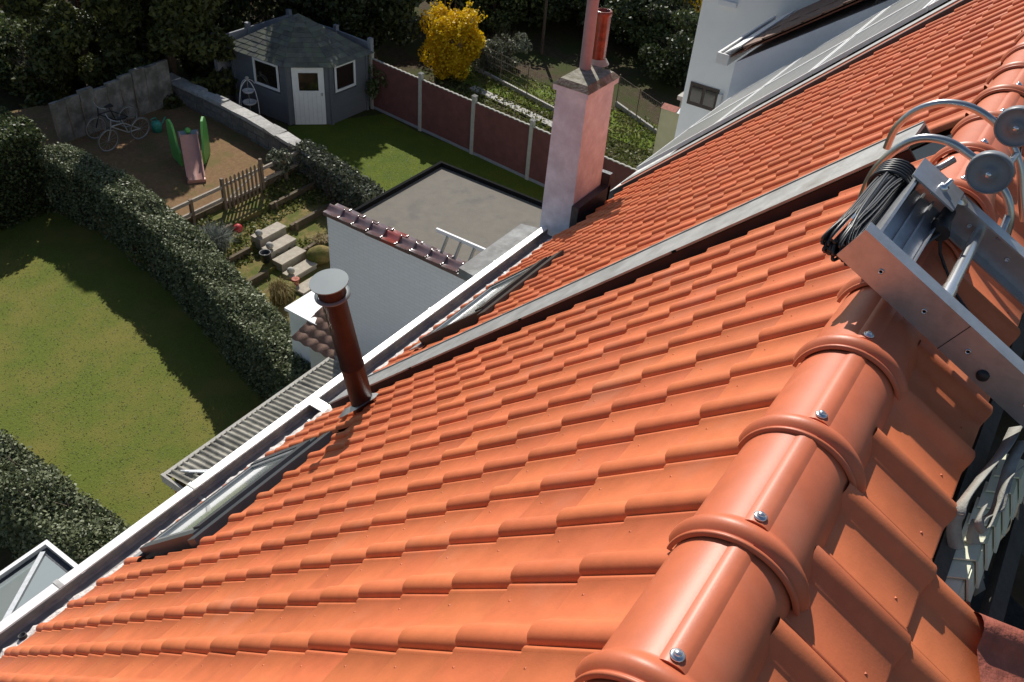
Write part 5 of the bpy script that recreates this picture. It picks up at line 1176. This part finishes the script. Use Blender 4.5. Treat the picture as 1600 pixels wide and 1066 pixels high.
fors('smaller golden forsythia far behind by the white house', onz(1052, 55), 2.6, 1.5, 7000)
shr = [((70, 42), 3.4, 2.2, 'brownleaf', 'reddish brown leafless shrub at the top left corner', 6000, .08), ((25, 70), 2.6, 1.9, 'brownleaf', 'rust coloured winter shrub above the left hedge', 5000, .08),
       ((60, 118), 2.2, 1.9, 'midleaf', 'leafy green shrub above the square hedge', 11000, .09), ((150, 118), 2.1, 1.6, 'darkleaf', 'dark shrub at the foot of the large conifer', 8000, .09), ((8, 140), 2.2, 1.5, 'midleaf', 'green shrub at the left picture edge', 8000, .09),
       ((420, 12), 4.0, 2.4, 'brownleaf', 'pale brown bare shrub above the summerhouse roof', 5000, .08), ((560, 40), 4.0, 2.3, 'darkleaf', 'dark holly mass right above the summerhouse', 12000, .11), ((640, 28), 4.2, 2.2, 'darkleaf', 'dark laurel left of the yellow forsythia', 12000, .11),
       ((768, 50), 2.6, 1.4, 'midleaf', 'grey green shrub right of the yellow forsythia', 8000, .09), ((788, 105), 1.3, 1.0, 'paleleaf', 'pale flowering shrub beside the wire fence', 3600, .07), ((757, 108), 1.2, .8, 'paleleaf', 'thin pale shrub touching the yellow forsythia', 2400, .06),
       ((840, 40), 3.0, 2.2, 'darkleaf', 'dark bush left of the chimney pipes', 11000, .11), ((905, 40), 3.2, 2.4, 'darkleaf', 'dark bush directly behind the chimney pipes', 12000, .11), ((985, 70), 2.6, 2.2, 'darkleaf', 'dark bush right of the chimney pipes', 12000, .11),
       ((1035, 95), 2.2, 1.7, 'midleaf', 'grey green bush beside the white house', 10000, .09), ((1060, 130), 1.8, 1.4, 'darkleaf', 'dark bush below the white house corner', 8000, .09), ((700, 25), 3.4, 2.2, 'darkleaf', 'dark bush above the yellow forsythia', 11000, .11),
       ((490, 10), 4.2, 2.0, 'darkleaf', 'dark yew behind the summerhouse roof peak', 10000, .11), ((1000, 10), 3.0, 2.6, 'darkleaf', 'far dark thicket at the top edge', 10000, .12), ((940, 5), 3.0, 2.6, 'darkleaf', 'far dark thicket behind the clay pipes', 10000, .12), ((870, 3), 3.2, 2.6, 'darkleaf', 'far dark thicket left of the clay pipes', 10000, .12), ((790, 5), 3.2, 2.6, 'darkleaf', 'far dark thicket at the top centre', 10000, .12), ((255, 25), 3.0, 2.4, 'darkleaf', 'dark thicket behind the large conifer', 9000, .12), ((190, 10), 3.0, 2.4, 'brownleaf', 'brown thicket left of the large conifer', 6000, .1)]
for (uv, h, rad, lm, lab, n, sz) in shr:
    b = onz(*uv); t = thing('shrub', lab, 'shrub', b, SG)
    leaves(clumps((b[0], b[1], b[2] + h * .52), (rad, rad, h * .5), n, 24), sz, M[lm], 'crown', t, .15)
    branchy(b, h * .95, 22 if lm != 'brownleaf' else 60, rad * .9, M['twig' if lm == 'brownleaf' else 'bark'], t, 'branch', .02 if lm != 'brownleaf' else .015)
for uv, lab in (((95, 165), 'bare twiggy shrub beside the square hedge'), ((75, 150), 'bare purple brown twigs above the square hedge')):
    b = onz(*uv); t = thing('bare_shrub', lab, 'shrub', b, SG); branchy(b, 2.0, 46, 1.0, M['paletwig'], t, 'branch', .012)
b = onz(594, 172); t = thing('rose_bush', 'sparse climbing bush at the corner of the red fence', 'shrub', b, SG); branchy(b, 1.3, 18, .5, M['bark'], t, 'branch', .012); leaves(clumps((b[0], b[1], b[2] + .9), (.5, .5, .6), 900, 12), .06, M['midleaf'], 'crown', t, .2)
for uv, lab, n in (((425, 522), 'lower bare bush at the end of the hedge by the corrugated roof', 30),):
    b = onz(428, 612); t = thing('bare_shrub', lab, 'shrub', b, SG); branchy(b, 1.0, n, .45, M['paletwig'], t, 'branch', .012); leaves(clumps((b[0], b[1], b[2] + .7), (.45, .45, .35), 500, 8), .05, M['paleleaf'], 'crown', t)
# wire fences and posts of the back gardens
for (u0, v0, u1, v1, lab, n) in ((742, 110, 866, 175, 'rusty wire mesh fence with thin posts left of the chimney', 4), (962, 165, 1060, 235, 'rusty wire mesh fence with thin posts right of the chimney', 4)):
    a, b = onz(u0, v0), onz(u1, v1); wf = thing('wire_fence', lab, 'fence', a)
    for k in range(n): p_ = a + (b - a) * k / (n - 1); mb = MB(); mb.tube([p_, p_ + [0, 0, 1.15]], .022, 6); part(mb, 'post', M['board'], wf)
    mb = MB()
    for z in (.1, .35, .6, .85, 1.08): mb.tube([a + [0, 0, z], b + [0, 0, z]], .006, 4, False)
    for k in range(40): p_ = a + (b - a) * k / 39; mb.tube([p_, p_ + [0, 0, 1.08]], .004, 3, False)
    part(mb, 'wire_mesh', M['board'], wf)
    mb = MB(); mb.beam(a + [0, 0, .08], b + [0, 0, .08], .08, .16); part(mb, 'kerb_board', M['concrete'], wf)
for uv, lab in (((846, 85), 'weathered wooden post in the dark back garden'),):
    b = onz(*uv); t = thing('wooden_post', lab, 'post', b); mb = MB(); mb.tube([b, b + [0, 0, 2.2]], [.07, .06], 8); part(mb, 'pole', M['bark'], t)
# garden paths and rows behind the red fence
a, b = onz(738, 138), onz(880, 205); mb = MB(); mb.beam(a + [0, 0, .03], b + [0, 0, .03], .35, .06); mb.build('garden_path', M['concrete'], kind='structure')
pts = []
for k in range(7000):
    f_ = RNG.random(); a = onz(690 + 380 * f_, 130 + 140 * f_); pts.append((a[0] + RNG.uniform(-1.6, 2.6), a[1] + RNG.uniform(-.8, .8), GZ + abs(RNG.normal(0, .08))))
leaves(pts, .06, M['blade'], 'rough_grass', None, .2, 2.2, kind='stuff', label='rough green grass tufts behind the red fence', category='grass')
# grass blades on the two lawns
def inpoly(P_, x, y):
    c = np.zeros(len(x), bool); j = len(P_) - 1
    for i in range(len(P_)):
        xi, yi = P_[i]; xj, yj = P_[j]
        with np.errstate(divide='ignore', invalid='ignore'): c ^= ((yi > y) != (yj > y)) & (x < (xj - xi) * (y - yi) / (yj - yi + 1e-12) + xi)
        j = i
    return c
def blades(poly, n, size, mt, name, lab):
    P_ = np.array(poly); x = RNG.uniform(P_[:, 0].min(), P_[:, 0].max(), n); y = RNG.uniform(P_[:, 1].min(), P_[:, 1].max(), n); k = inpoly(poly, x, y); x, y = x[k], y[k]
    leaves(np.stack([x, y, np.full(len(x), GZ + size * .3)], 1), size, mt, name, None, 3.0, 2.5, kind='stuff', label=lab, category='grass')
blades(LAWN, 26000, .014, M['blade'], 'lawn_grass', 'short mown grass of the long lawn')
blades(SHEDLAWN, 14000, .014, M['blade'], 'shed_lawn_grass', 'short grass in front of the summerhouse')
